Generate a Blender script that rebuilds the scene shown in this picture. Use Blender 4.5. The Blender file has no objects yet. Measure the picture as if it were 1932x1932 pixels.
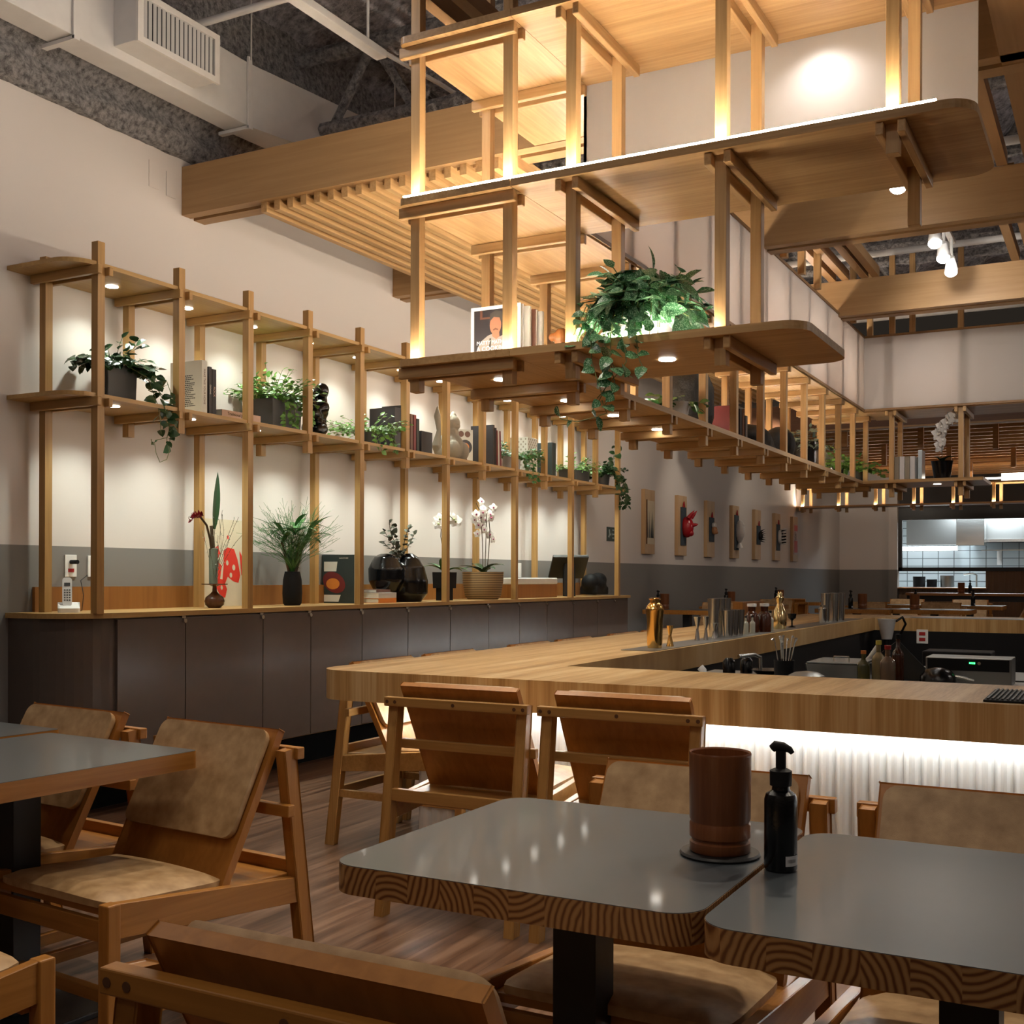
import bpy, bmesh, math, random
from mathutils import Vector, Matrix, noise
random.seed(7)
sc = bpy.context.scene
COL = sc.collection
R = math.radians
PI = math.pi

# ------------------------------------------------------------------ camera
F_PX, CX, CY, EYE = 2160.0, 966.0, 1087.5, 1.27
yaw, roll = R(28.077), R(0.18)
d = Vector((-math.sin(yaw), math.cos(yaw), 0))
r0 = Vector((math.cos(yaw), math.sin(yaw), 0))
u0 = Vector((0, 0, 1))
rr = r0 * math.cos(roll) + u0 * math.sin(roll)
uu = u0 * math.cos(roll) - r0 * math.sin(roll)
cam = bpy.data.cameras.new('camera')
camo = bpy.data.objects.new('camera', cam)
COL.objects.link(camo)
cam.sensor_fit = 'HORIZONTAL'
cam.sensor_width = 36
cam.lens = 36 * F_PX / 1932
cam.shift_y = (CY - 966) / 1932
cam.shift_x = 0
cam.clip_start = 0.05
cam.clip_end = 100
M4 = Matrix((rr, uu, -d)).transposed().to_4x4()
M4.translation = Vector((0, 0, EYE))
camo.matrix_world = M4
sc.camera = camo

# ------------------------------------------------------------------ view, world
sc.view_settings.view_transform = 'Standard'
sc.view_settings.look = 'None'
sc.view_settings.gamma = 1
sc.view_settings.exposure = 0.0
sc.view_settings.use_curve_mapping = False
W = bpy.data.worlds.new('world')
sc.world = W
W.use_nodes = True
W.node_tree.nodes['Background'].inputs[0].default_value = (1.0, 0.8, 0.62, 1)
W.node_tree.nodes['Background'].inputs[1].default_value = 0.02

WARM = (1.0, 0.87, 0.70)
WHITE = (1.0, 0.93, 0.82)


def lamp(name, kind, loc, power, color=WARM, size=0.05, aim=None, cone=90, blend=0.6, sy=None):
    L = bpy.data.lights.new(name, kind)
    L.energy = power
    L.color = color
    if kind == 'AREA':
        L.size = size
        if sy:
            L.shape = 'RECTANGLE'
            L.size_y = sy
    else:
        L.shadow_soft_size = size
    if kind == 'SPOT':
        L.spot_size = R(cone)
        L.spot_blend = blend
    o = bpy.data.objects.new(name, L)
    COL.objects.link(o)
    o.location = loc
    if aim is not None:
        v = Vector(aim) - Vector(loc)
        o.rotation_euler = v.to_track_quat('-Z', 'Y').to_euler()
    return o


# ceiling spots over the dining tables (above the frame)
for p, a, e in [((-0.95, 3.8, 3.35), (-0.95, 2.3, 0.6), 95), ((-2.5, 3.95, 3.35), (-2.6, 2.5, 0.5), 110),
                ((0.15, 3.8, 3.35), (-0.1, 2.2, 0.6), 90), ((-1.9, 3.2, 3.8), (-1.9, 3.3, 0), 60),
                ((-3.6, 3.4, 3.8), (-3.5, 3.2, 0), 55)]:
    lamp('ceiling_and_fill_spot', 'SPOT', p, e, WARM, 0.05, a, 75, 0.7)
for p, a, e in [((-0.9, 0.0, 3.8), (-0.95, 1.0, 0.7), 52), ((-2.6, 0.3, 3.8), (-2.3, 2.4, 0.5), 6),  # added camera-side fill: unseen spots lifting chair backs and bar front
                ((-1.0, 1.2, 4.0), (-1.9, 4.3, 0.8), 46), ((1.2, 0.6, 4.0), (-0.6, 4.2, 0.8), 24)]:
    lamp('ceiling_and_fill_spot', 'SPOT', p, e, WARM, 0.08, a, 70, 0.8)
# added room fill: unseen point lights outside the frame, no fixtures
for p, e in [((2.4, 1.5, 3.3), 14), ((-1.0, -1.5, 3.1), 12), ((3.0, 7.0, 3.2), 60), ((-3.4, 1.2, 3.5), 15), ((1.5, 16.0, 2.9), 60)]:
    lamp('room_fill_light', 'POINT', p, e, (1.0, 0.90, 0.82), 0.2)
lamp('room_fill_light', 'POINT', (-3.3, 3.5, 3.95), 16, (1.0, 0.95, 0.92), 0.1)  # added unseen uplight to brighten the sprayed ceiling and duct
lamp('room_fill_light', 'POINT', (0.6, 8.8, 3.6), 16, (1.0, 0.93, 0.86), 0.15)
# track spots over the bar
for p, a, e in [((-1.16, 8.43, 3.55), (-2.1, 9.4, 0.9), 60), ((-1.16, 8.85, 3.55), (-1.0, 10.9, 3.1), 40),
                ((-1.16, 9.28, 3.55), (-1.3, 7.5, 0.7), 45), ((-1.16, 7.04, 3.55), (-2.6, 6.2, 0.8), 70),
                ((-1.2, 5.9, 3.5), (-1.0, 4.9, 0.8), 30)]:
    lamp('track_spot_light', 'SPOT', p, e, WHITE, 0.03, a, 80, 0.7)
# spots washing the picture wall, the seating at the back, the bar front corner
for p, a, e in [((-3.6, 13.6, 3.2), (-5.1, 14.9, 1.8), 38), ((-3.6, 16.9, 3.2), (-5.1, 17.6, 1.8), 24), ((-3.6, 11.6, 3.3), (-5.0, 12.6, 1.8), 16),
                ((-3.7, 5.2, 3.4), (-3.0, 5.0, 0.8), 30), ((-3.6, 9.3, 3.4), (-3.0, 8.6, 0.8), 24), ((-2.6, 17.5, 3.0), (-2.8, 18.0, 0), 60),
                ((-3.8, 21.3, 3.0), (-4.4, 23.9, 1.6), 36)]:
    lamp('ceiling_and_fill_spot', 'SPOT', p, e, WARM, 0.05, a, 85, 0.8)
# white wall-wash downlight above the near screen, and light behind the screens
lamp('soffit_downlight', 'SPOT', (-1.08, 4.60, 3.47), 11, (1, 0.98, 0.96), 0.03, (-1.08, 4.68, 2.9), 140, 1.0)
# kitchen tubes
lamp('kitchen_light', 'AREA', (-2.6, 25.6, 2.9), 260, (0.85, 0.95, 1.0), 1.5, (-2.6, 26.2, 0))
lamp('kitchen_light', 'AREA', (-4.0, 26.6, 2.0), 22, (0.9, 0.97, 1.0), 0.4, (-4.0, 26.7, 0))


# ------------------------------------------------------------------ materials
def new_mat(name):
    m = bpy.data.materials.new(name)
    m.use_nodes = True
    nt = m.node_tree
    return m, nt, nt.nodes['Principled BSDF']


def N(nt, t, **kw):
    n = nt.nodes.new(t)
    for k, v in kw.items():
        setattr(n, k, v)
    return n


def ramp(nt, fac, stops):
    cr = N(nt, 'ShaderNodeValToRGB')
    e = cr.color_ramp.elements
    while len(e) < len(stops):
        e.new(0.5)
    for i, (p, c) in enumerate(stops):
        e[i].position = p
        e[i].color = (*c, 1)
    nt.links.new(fac, cr.inputs[0])
    return cr.outputs[0]


def plain(name, c, rough=0.5, metal=0.0, emis=0, ecol=None, spec=0.5, coat=0, trans=0, bump=0, bscale=200):
    m, nt, b = new_mat(name)
    b.inputs['Base Color'].default_value = (*c, 1)
    b.inputs['Roughness'].default_value = rough
    b.inputs['Metallic'].default_value = metal
    b.inputs['Specular IOR Level'].default_value = spec
    b.inputs['Coat Weight'].default_value = coat
    b.inputs['Transmission Weight'].default_value = trans
    if emis:
        b.inputs['Emission Color'].default_value = (*(ecol or c), 1)
        b.inputs['Emission Strength'].default_value = emis
    tc = N(nt, 'ShaderNodeTexCoord')
    nz = N(nt, 'ShaderNodeTexNoise')
    nz.inputs['Scale'].default_value = bscale
    nt.links.new(tc.outputs['Object'], nz.inputs['Vector'])
    if bump:
        bp = N(nt, 'ShaderNodeBump')
        bp.inputs['Strength'].default_value = bump
        bp.inputs['Distance'].default_value = 0.06 if 'sprayed' in name else 0.01
        nz.inputs['Detail'].default_value = 8
        nz.inputs['Roughness'].default_value = 0.7
        nt.links.new(nz.outputs[0], bp.inputs['Height'])
        nt.links.new(bp.outputs[0], b.inputs['Normal'])
        if 'sprayed' in name:
            nt.links.new(ramp(nt, nz.outputs[0], [(0.36, tuple(x * 0.35 for x in c)), (0.62, tuple(min(1, x * 1.35) for x in c))]), b.inputs['Base Color'])
    elif metal == 0 and not emis and not trans:
        # faint tonal variation
        mx = N(nt, 'ShaderNodeMix', data_type='RGBA')
        mx.inputs[6].default_value = (*[x * 0.93 for x in c], 1)
        mx.inputs[7].default_value = (*[min(1, x * 1.06) for x in c], 1)
        nz.inputs['Scale'].default_value = 14
        nt.links.new(nz.outputs[0], mx.inputs[0])
        nt.links.new(mx.outputs[2], b.inputs['Base Color'])
    return m


def wood(name, c1, c2, axis='y', fine=55, rough=0.42, contrast=(0.3, 0.7), spec=0.4, dark=None):
    m, nt, b = new_mat(name)
    tc = N(nt, 'ShaderNodeTexCoord')
    mp = N(nt, 'ShaderNodeMapping')
    s = [fine] * 3
    s['xyz'.index(axis)] = fine * 0.045
    mp.inputs['Scale'].default_value = s
    nt.links.new(tc.outputs['Object'], mp.inputs['Vector'])
    n1 = N(nt, 'ShaderNodeTexNoise')
    n1.inputs['Scale'].default_value = 1.0
    n1.inputs['Detail'].default_value = 5
    n1.inputs['Distortion'].default_value = 0.6
    nt.links.new(mp.outputs[0], n1.inputs['Vector'])
    mp2 = N(nt, 'ShaderNodeMapping')
    mp2.inputs['Scale'].default_value = [q * 0.16 for q in s]
    nt.links.new(tc.outputs['Object'], mp2.inputs['Vector'])
    n2 = N(nt, 'ShaderNodeTexNoise')
    n2.inputs['Scale'].default_value = 1.0
    n2.inputs['Detail'].default_value = 2
    nt.links.new(mp2.outputs[0], n2.inputs['Vector'])
    mx = N(nt, 'ShaderNodeMix', data_type='FLOAT')
    mx.inputs[0].default_value = 0.45
    nt.links.new(n1.outputs[0], mx.inputs[2])
    nt.links.new(n2.outputs[0], mx.inputs[3])
    col = ramp(nt, mx.outputs[0], [(contrast[0], c1), (contrast[1], c2)])
    nt.links.new(col, b.inputs['Base Color'])
    b.inputs['Roughness'].default_value = rough
    b.inputs['Specular IOR Level'].default_value = spec
    bp = N(nt, 'ShaderNodeBump')
    bp.inputs['Strength'].default_value = 0.08
    bp.inputs['Distance'].default_value = 0.004
    nt.links.new(n1.outputs[0], bp.inputs['Height'])
    nt.links.new(bp.outputs[0], b.inputs['Normal'])
    return m


P1, P2 = (0.34, 0.185, 0.066), (0.57, 0.36, 0.165)
pineX = wood('pine_x', P1, P2, 'x')
pineY = wood('pine_y', P1, P2, 'y')
pineZ = wood('pine_z', P1, P2, 'z')
S1, S2 = (0.33, 0.19, 0.062), (0.48, 0.295, 0.11)
shelfY = wood('shelf_pine_y', S1, S2, 'y')
shelfX = wood('shelf_pine_x', (0.30, 0.16, 0.05), (0.46, 0.27, 0.095), 'x')
shelfZ = wood('shelf_pine_z', (0.30, 0.16, 0.05), (0.46, 0.27, 0.095), 'z')
beamX = wood('beam_oak_x', (0.28, 0.155, 0.062), (0.40, 0.24, 0.11), 'x', 34, 0.5)
beamY = wood('beam_oak_y', (0.26, 0.14, 0.055), (0.37, 0.21, 0.095), 'y', 34, 0.5)
C1c, C2c = (0.27, 0.105, 0.017), (0.46, 0.205, 0.045)
chX = wood('chair_wood_x', C1c, C2c, 'x', 60, 0.33)
chY = wood('chair_wood_y', C1c, C2c, 'y', 60, 0.33)
chZ = wood('chair_wood_z', C1c, C2c, 'z', 60, 0.33)
chB = wood('chair_back_wood', (0.29, 0.11, 0.019), (0.45, 0.19, 0.04), 'z', 40, 0.36)
bch = wood('bar_chair_wood', (0.33, 0.165, 0.045), (0.52, 0.29, 0.095), 'x', 60, 0.33)
bchZ = wood('bar_chair_wood_z', (0.33, 0.165, 0.045), (0.52, 0.29, 0.095), 'z', 60, 0.33)
splashW = wood('splash_wood', (0.22, 0.085, 0.02), (0.33, 0.14, 0.035), 'z', 30, 0.4)
darkwood = wood('dark_wood', (0.08, 0.035, 0.016), (0.14, 0.06, 0.028), 'x', 30, 0.5)
latW = wood('lattice_wood', (0.34, 0.15, 0.045), (0.50, 0.24, 0.08), 'x', 40, 0.45)
ribW = wood('ribbed_wood', (0.14, 0.085, 0.05), (0.2, 0.125, 0.075), 'z', 30, 0.5)
plaqueW = wood('plaque_wood', (0.42, 0.26, 0.13), (0.52, 0.34, 0.18), 'z', 30, 0.5)
brownpot = wood('turned_wood', (0.06, 0.02, 0.008), (0.12, 0.045, 0.018), 'z', 40, 0.25)


def bar_top_mat():
    m, nt, b = new_mat('bar_top_laminate')
    tc = N(nt, 'ShaderNodeTexCoord')
    mp = N(nt, 'ShaderNodeMapping')
    mp.inputs['Scale'].default_value = (16, 0.7, 0.4)
    nt.links.new(tc.outputs['Object'], mp.inputs['Vector'])
    n = N(nt, 'ShaderNodeTexNoise')
    n.inputs['Scale'].default_value = 1
    n.inputs['Detail'].default_value = 3
    nt.links.new(mp.outputs[0], n.inputs['Vector'])
    mp2 = N(nt, 'ShaderNodeMapping')
    mp2.inputs['Scale'].default_value = (140, 9, 3)
    nt.links.new(tc.outputs['Object'], mp2.inputs['Vector'])
    n2 = N(nt, 'ShaderNodeTexNoise')
    n2.inputs['Scale'].default_value = 1
    nt.links.new(mp2.outputs[0], n2.inputs['Vector'])
    mx = N(nt, 'ShaderNodeMix', data_type='FLOAT')
    mx.inputs[0].default_value = 0.3
    nt.links.new(n.outputs[0], mx.inputs[2])
    nt.links.new(n2.outputs[0], mx.inputs[3])
    nt.links.new(ramp(nt, mx.outputs[0], [(0.36, (0.34, 0.185, 0.06)), (0.5, (0.49, 0.30, 0.12)), (0.64, (0.60, 0.42, 0.21))]), b.inputs['Base Color'])
    b.inputs['Roughness'].default_value = 0.4
    return m


barM = bar_top_mat()


def endgrain_mat():
    m, nt, b = new_mat('table_edge_end_grain')
    tc = N(nt, 'ShaderNodeTexCoord')
    sx = N(nt, 'ShaderNodeSeparateXYZ')
    nt.links.new(tc.outputs['Object'], sx.inputs[0])
    ad = N(nt, 'ShaderNodeMath', operation='ADD')
    nt.links.new(sx.outputs[0], ad.inputs[0])
    nt.links.new(sx.outputs[1], ad.inputs[1])
    dv = N(nt, 'ShaderNodeMath', operation='MULTIPLY')
    dv.inputs[1].default_value = 15.0
    nt.links.new(ad.outputs[0], dv.inputs[0])
    fl = N(nt, 'ShaderNodeMath', operation='FLOOR')
    nt.links.new(dv.outputs[0], fl.inputs[0])
    wn = N(nt, 'ShaderNodeTexWhiteNoise', noise_dimensions='1D')
    nt.links.new(fl.outputs[0], wn.inputs['W'])
    fr = N(nt, 'ShaderNodeMath', operation='FRACT')
    nt.links.new(dv.outputs[0], fr.inputs[0])
    # ring centre offset per stave
    cs = N(nt, 'ShaderNodeSeparateColor')
    nt.links.new(wn.outputs['Color'], cs.inputs[0])

    def mul_add(a, k, c):
        q = N(nt, 'ShaderNodeMath', operation='MULTIPLY_ADD')
        nt.links.new(a, q.inputs[0])
        q.inputs[1].default_value = k
        q.inputs[2].default_value = c
        return q.outputs[0]

    def add(a, bb):
        q = N(nt, 'ShaderNodeMath', operation='ADD')
        nt.links.new(a, q.inputs[0])
        nt.links.new(bb, q.inputs[1])
        return q.outputs[0]
    px = add(mul_add(fr.outputs[0], 0.066, 0), mul_add(cs.outputs[0], 0.5, -0.27))
    pz = add(mul_add(sx.outputs[2], 1, -0.72), mul_add(cs.outputs[1], 0.24, -0.12))
    cb = N(nt, 'ShaderNodeCombineXYZ')
    nt.links.new(px, cb.inputs[0])
    nt.links.new(pz, cb.inputs[1])
    ln = N(nt, 'ShaderNodeVectorMath', operation='LENGTH')
    nt.links.new(cb.outputs[0], ln.inputs[0])
    nz = N(nt, 'ShaderNodeTexNoise')
    nz.inputs['Scale'].default_value = 18
    nt.links.new(tc.outputs['Object'], nz.inputs['Vector'])
    rad = add(ln.outputs['Value'], mul_add(nz.outputs[0], 0.012, 0))
    sn = N(nt, 'ShaderNodeMath', operation='SINE')
    nt.links.new(mul_add(rad, 520, 0), sn.inputs[0])
    fac = mul_add(sn.outputs[0], 0.5, 0.5)
    nt.links.new(ramp(nt, fac, [(0.0, (0.36, 0.20, 0.08)), (0.55, (0.29, 0.145, 0.05)), (0.95, (0.12, 0.04, 0.011))]), b.inputs['Base Color'])
    b.inputs['Roughness'].default_value = 0.4
    return m


endM = endgrain_mat()


def floor_mat():
    m, nt, b = new_mat('floor_planks')
    tc = N(nt, 'ShaderNodeTexCoord')
    mp = N(nt, 'ShaderNodeMapping')
    mp.inputs['Scale'].default_value = (26, 1.6, 1)
    nt.links.new(tc.outputs['Object'], mp.inputs['Vector'])
    n = N(nt, 'ShaderNodeTexNoise')
    n.inputs['Scale'].default_value = 1
    n.inputs['Detail'].default_value = 6
    n.inputs['Distortion'].default_value = 0.4
    nt.links.new(mp.outputs[0], n.inputs['Vector'])
    br = N(nt, 'ShaderNodeTexBrick')
    mp2 = N(nt, 'ShaderNodeMapping')
    mp2.inputs['Rotation'].default_value = (0, 0, PI / 2)
    nt.links.new(tc.outputs['Object'], mp2.inputs['Vector'])
    nt.links.new(mp2.outputs[0], br.inputs['Vector'])
    br.inputs['Scale'].default_value = 1
    br.inputs['Brick Width'].default_value = 1.2
    br.inputs['Row Height'].default_value = 0.14
    br.inputs['Mortar Size'].default_value = 0.0012
    br.inputs['Color1'].default_value = (0.85, 0.85, 0.85, 1)
    br.inputs['Color2'].default_value = (1.1, 1.1, 1.1, 1)
    br.inputs['Mortar'].default_value = (0.35, 0.35, 0.35, 1)
    c = ramp(nt, n.outputs[0], [(0.32, (0.07, 0.032, 0.017)), (0.5, (0.15, 0.078, 0.045)), (0.7, (0.25, 0.148, 0.095))])
    mx = N(nt, 'ShaderNodeMix', data_type='RGBA', blend_type='MULTIPLY')
    mx.inputs[0].default_value = 1
    nt.links.new(c, mx.inputs[6])
    nt.links.new(br.outputs[0], mx.inputs[7])
    nt.links.new(mx.outputs[2], b.inputs['Base Color'])
    b.inputs['Roughness'].default_value = 0.3
    b.inputs['Specular IOR Level'].default_value = 0.45
    return m


def banded_wall(name, up, lo, zb):
    m, nt, b = new_mat(name)
    g = N(nt, 'ShaderNodeNewGeometry')
    s = N(nt, 'ShaderNodeSeparateXYZ')
    nt.links.new(g.outputs['Position'], s.inputs[0])
    c = N(nt, 'ShaderNodeMath', operation='GREATER_THAN')
    c.inputs[1].default_value = zb
    nt.links.new(s.outputs[2], c.inputs[0])
    mx = N(nt, 'ShaderNodeMix', data_type='RGBA')
    mx.inputs[6].default_value = (*lo, 1)
    mx.inputs[7].default_value = (*up, 1)
    nt.links.new(c.outputs[0], mx.inputs[0])
    nt.links.new(mx.outputs[2], b.inputs['Base Color'])
    b.inputs['Roughness'].default_value = 0.7
    nz = N(nt, 'ShaderNodeTexNoise')
    nz.inputs['Scale'].default_value = 60
    bp = N(nt, 'ShaderNodeBump')
    bp.inputs['Strength'].default_value = 0.05
    nt.links.new(nz.outputs[0], bp.inputs['Height'])
    nt.links.new(bp.outputs[0], b.inputs['Normal'])
    return m


wallM = banded_wall('painted_wall_two_tone', (0.62, 0.565, 0.53), (0.19, 0.18, 0.17), 1.429)
floorM = floor_mat()
sprayM = plain('sprayed_fireproofing', (0.46, 0.44, 0.47), 0.95, bump=1.0, bscale=16)
sprayL = plain('sprayed_fireproofing_light', (0.42, 0.40, 0.40), 0.95, bump=1.0, bscale=28)


def cloth_panel():
    m, nt, b = new_mat('translucent_white_screen')
    nt.nodes.remove(b)
    o = nt.nodes['Material Output']
    a = N(nt, 'ShaderNodeBsdfDiffuse')
    t = N(nt, 'ShaderNodeBsdfTranslucent')
    a.inputs[0].default_value = (0.72, 0.68, 0.64, 1)
    t.inputs[0].default_value = (0.80, 0.74, 0.70, 1)
    mx = N(nt, 'ShaderNodeMixShader')
    mx.inputs[0].default_value = 0.5
    nt.links.new(a.outputs[0], mx.inputs[1])
    nt.links.new(t.outputs[0], mx.inputs[2])
    nt.links.new(mx.outputs[0], o.inputs[0])
    return m


screenM = cloth_panel()


def leather():
    m, nt, b = new_mat('tan_leather')
    tc = N(nt, 'ShaderNodeTexCoord')
    n = N(nt, 'ShaderNodeTexNoise')
    n.inputs['Scale'].default_value = 22
    n.inputs['Detail'].default_value = 6
    nt.links.new(tc.outputs['Object'], n.inputs['Vector'])
    nt.links.new(ramp(nt, n.outputs[0], [(0.3, (0.33, 0.195, 0.085)), (0.7, (0.53, 0.35, 0.18))]), b.inputs['Base Color'])
    b.inputs['Roughness'].default_value = 0.4
    n2 = N(nt, 'ShaderNodeTexNoise')
    n2.inputs['Scale'].default_value = 260
    bp = N(nt, 'ShaderNodeBump')
    bp.inputs['Strength'].default_value = 0.12
    bp.inputs['Distance'].default_value = 0.003
    nt.links.new(n2.outputs[0], bp.inputs['Height'])
    nt.links.new(bp.outputs[0], b.inputs['Normal'])
    return m


leatherM = leather()
topM = plain('grey_laminate', (0.07, 0.083, 0.095), 0.34, spec=0.5, coat=0.35)
topM.node_tree.nodes['Principled BSDF'].inputs['Coat Roughness'].default_value = 0.06
blackM = plain('black_metal', (0.012, 0.012, 0.013), 0.45)
blackgloss = plain('gloss_black', (0.003, 0.003, 0.0035), 0.14, spec=0.35, coat=0.15, bump=0.15, bscale=30)
matblack = plain('matt_black', (0.008, 0.008, 0.009), 0.6, spec=0.2)
panelM = plain('grey_brown_gloss_panel', (0.10, 0.078, 0.066), 0.25)
whiteM = plain('white_paint', (0.72, 0.68, 0.63), 0.5)
whitep = plain('white_plastic', (0.75, 0.74, 0.72), 0.35)
redp = plain('red_plastic', (0.35, 0.02, 0.02), 0.35)
ductM = plain('white_duct_metal', (0.66, 0.63, 0.60), 0.55)
steel = plain('stainless_steel', (0.62, 0.62, 0.60), 0.22, 1.0)
steelb = plain('brushed_steel_dull', (0.28, 0.285, 0.28), 0.38, 1.0)
gold = plain('gold_metal', (0.95, 0.58, 0.18), 0.14, 1.0)
brass = plain('brass_pale', (0.9, 0.70, 0.35), 0.16, 1.0)
corrM = plain('white_fluted_panel', (0.80, 0.82, 0.82), 0.45)
ledW = plain('led_warm', (1, 0.8, 0.5), 0.5, emis=290, ecol=(1.0, 0.88, 0.70))
ledB = plain('led_bar', (1, 0.95, 0.9), 0.5, emis=62, ecol=(0.90, 0.97, 1.0))
discM = plain('downlight_lens', (1, 1, 1), 0.5, emis=22, ecol=(1.0, 0.96, 0.86))
spotM = plain('spot_lens', (1, 1, 1), 0.5, emis=70, ecol=(1.0, 0.97, 0.92))
farled = plain('cove_led', (1, 1, 1), 0.5, emis=6, ecol=(1.0, 0.9, 0.75))
tubeM = plain('kitchen_tube', (1, 1, 1), 0.5, emis=12, ecol=(0.9, 0.97, 1.0))
leafD = plain('leaf_dark', (0.02, 0.06, 0.018), 0.35)
leafG = plain('leaf_green', (0.12, 0.27, 0.05), 0.4)
leafM_ = plain('leaf_mid', (0.045, 0.15, 0.035), 0.38)
leafGr = plain('leaf_grey_green', (0.16, 0.20, 0.15), 0.55)
stemM = plain('stem_green', (0.14, 0.17, 0.06), 0.5)
stemB = plain('stem_brown', (0.07, 0.045, 0.02), 0.6)
petal = plain('white_petal', (0.80, 0.76, 0.72), 0.5)
petalP = plain('magenta_lip', (0.30, 0.05, 0.12), 0.5)
petalR = plain('red_petal', (0.22, 0.004, 0.02), 0.45)
soil = plain('soil', (0.03, 0.02, 0.012), 0.9)
potgrey = plain('grey_planter', (0.045, 0.044, 0.044), 0.55)
potwhite = plain('pale_planter', (0.55, 0.54, 0.55), 0.5)
stone = plain('grey_clay', (0.25, 0.215, 0.165), 0.75, bump=0.3, bscale=120)
paper = plain('page_paper', (0.62, 0.58, 0.50), 0.8)
printp = plain('art_paper', (0.58, 0.50, 0.36), 0.8)
inkred = plain('red_ink', (0.62, 0.03, 0.012), 0.7)
bwhite = plain('book_white', (0.55, 0.53, 0.47), 0.6)
bbrwhite = plain('book_bright_white', (0.70, 0.69, 0.68), 0.5)
bink = plain('printed_ink', (0.05, 0.045, 0.04), 0.7)
bdark = plain('book_dark', (0.02, 0.017, 0.02), 0.5)
bpink = plain('book_pale_pink', (0.45, 0.30, 0.23), 0.6)
bred = plain('book_red', (0.15, 0.018, 0.018), 0.5)
borange = plain('book_orange', (0.62, 0.20, 0.03), 0.5)
bbrown = plain('book_brown', (0.12, 0.05, 0.03), 0.5)
bgreen = plain('book_teal', (0.022, 0.035, 0.036), 0.5)
skin = plain('printed_skin', (0.30, 0.13, 0.075), 0.6)
shirt = plain('printed_shirt', (0.26, 0.235, 0.21), 0.6)
amber = plain('amber_glass', (0.05, 0.012, 0.004), 0.1, coat=0.4)
clear = plain('clear_glass', (0.9, 0.95, 0.93), 0.05, trans=1.0)
bamboo = wood('bamboo_cup_wood', (0.15, 0.045, 0.014), (0.24, 0.085, 0.03), 'z', 120, 0.3)
cardb = plain('label_grey', (0.55, 0.55, 0.57), 0.6)
greensign = plain('green_sign', (0.008, 0.03, 0.02), 0.4)
tileM, nt_, b_ = new_mat('kitchen_tiles')
br_ = N(nt_, 'ShaderNodeTexBrick')
tc_ = N(nt_, 'ShaderNodeTexCoord')
mp_ = N(nt_, 'ShaderNodeMapping')
mp_.inputs['Rotation'].default_value = (PI / 2, 0, 0)
nt_.links.new(tc_.outputs['Object'], mp_.inputs[0])
nt_.links.new(mp_.outputs[0], br_.inputs['Vector'])
br_.offset = 0
for k_, v_ in (('Scale', 1), ('Brick Width', 0.33), ('Row Height', 0.17), ('Mortar Size', 0.008)):
    br_.inputs[k_].default_value = v_
br_.inputs['Color1'].default_value = br_.inputs['Color2'].default_value = (0.52, 0.60, 0.64, 1)
br_.inputs['Mortar'].default_value = (0.10, 0.12, 0.13, 1)
nt_.links.new(br_.outputs[0], b_.inputs['Base Color'])
b_.inputs['Roughness'].default_value = 0.25


def weave():
    m, nt, b = new_mat('woven_rope')
    tc = N(nt, 'ShaderNodeTexCoord')
    s = N(nt, 'ShaderNodeSeparateXYZ')
    nt.links.new(tc.outputs['Object'], s.inputs[0])
    q = N(nt, 'ShaderNodeMath', operation='MULTIPLY')
    q.inputs[1].default_value = 420
    nt.links.new(s.outputs[2], q.inputs[0])
    w = N(nt, 'ShaderNodeMath', operation='SINE')
    nt.links.new(q.outputs[0], w.inputs[0])
    nt.links.new(ramp(nt, w.outputs[0], [(0.0, (0.13, 0.08, 0.035)), (0.45, (0.42, 0.29, 0.15))]), b.inputs['Base Color'])
    b.inputs['Roughness'].default_value = 0.8
    return m


weaveM = weave()


# ------------------------------------------------------------------ mesh helpers
def box(bm, x0, x1, y0, y1, z0, z1, bev=0.0):
    g = bmesh.ops.create_cube(bm, size=1)
    vs = g['verts']
    for v in vs:
        v.co = Vector(((x0 + x1) / 2 + v.co.x * (x1 - x0), (y0 + y1) / 2 + v.co.y * (y1 - y0), (z0 + z1) / 2 + v.co.z * (z1 - z0)))
    if bev:
        es = list({e for v in vs for e in v.link_edges})
        bmesh.ops.bevel(bm, geom=es, offset=bev, segments=2, affect='EDGES', profile=0.5)
    return bm


def obox(bm, p0, p1, w, h, up=(0, 0, 1), bev=0.0):
    """bar from p0 to p1; w across, h along 'up'"""
    p0, p1 = Vector(p0), Vector(p1)
    ax = (p1 - p0)
    L = ax.length
    ax.normalize()
    up = Vector(up)
    side = ax.cross(up).normalized()
    upv = side.cross(ax).normalized()
    g = bmesh.ops.create_cube(bm, size=1)
    vs = g['verts']
    mid = (p0 + p1) / 2
    for v in vs:
        v.co = mid + ax * (v.co.y * L) + side * (v.co.x * w) + upv * (v.co.z * h)
    if bev:
        es = list({e for v in vs for e in v.link_edges})
        bmesh.ops.bevel(bm, geom=es, offset=bev, segments=2, affect='EDGES', profile=0.5)
    return bm


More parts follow.
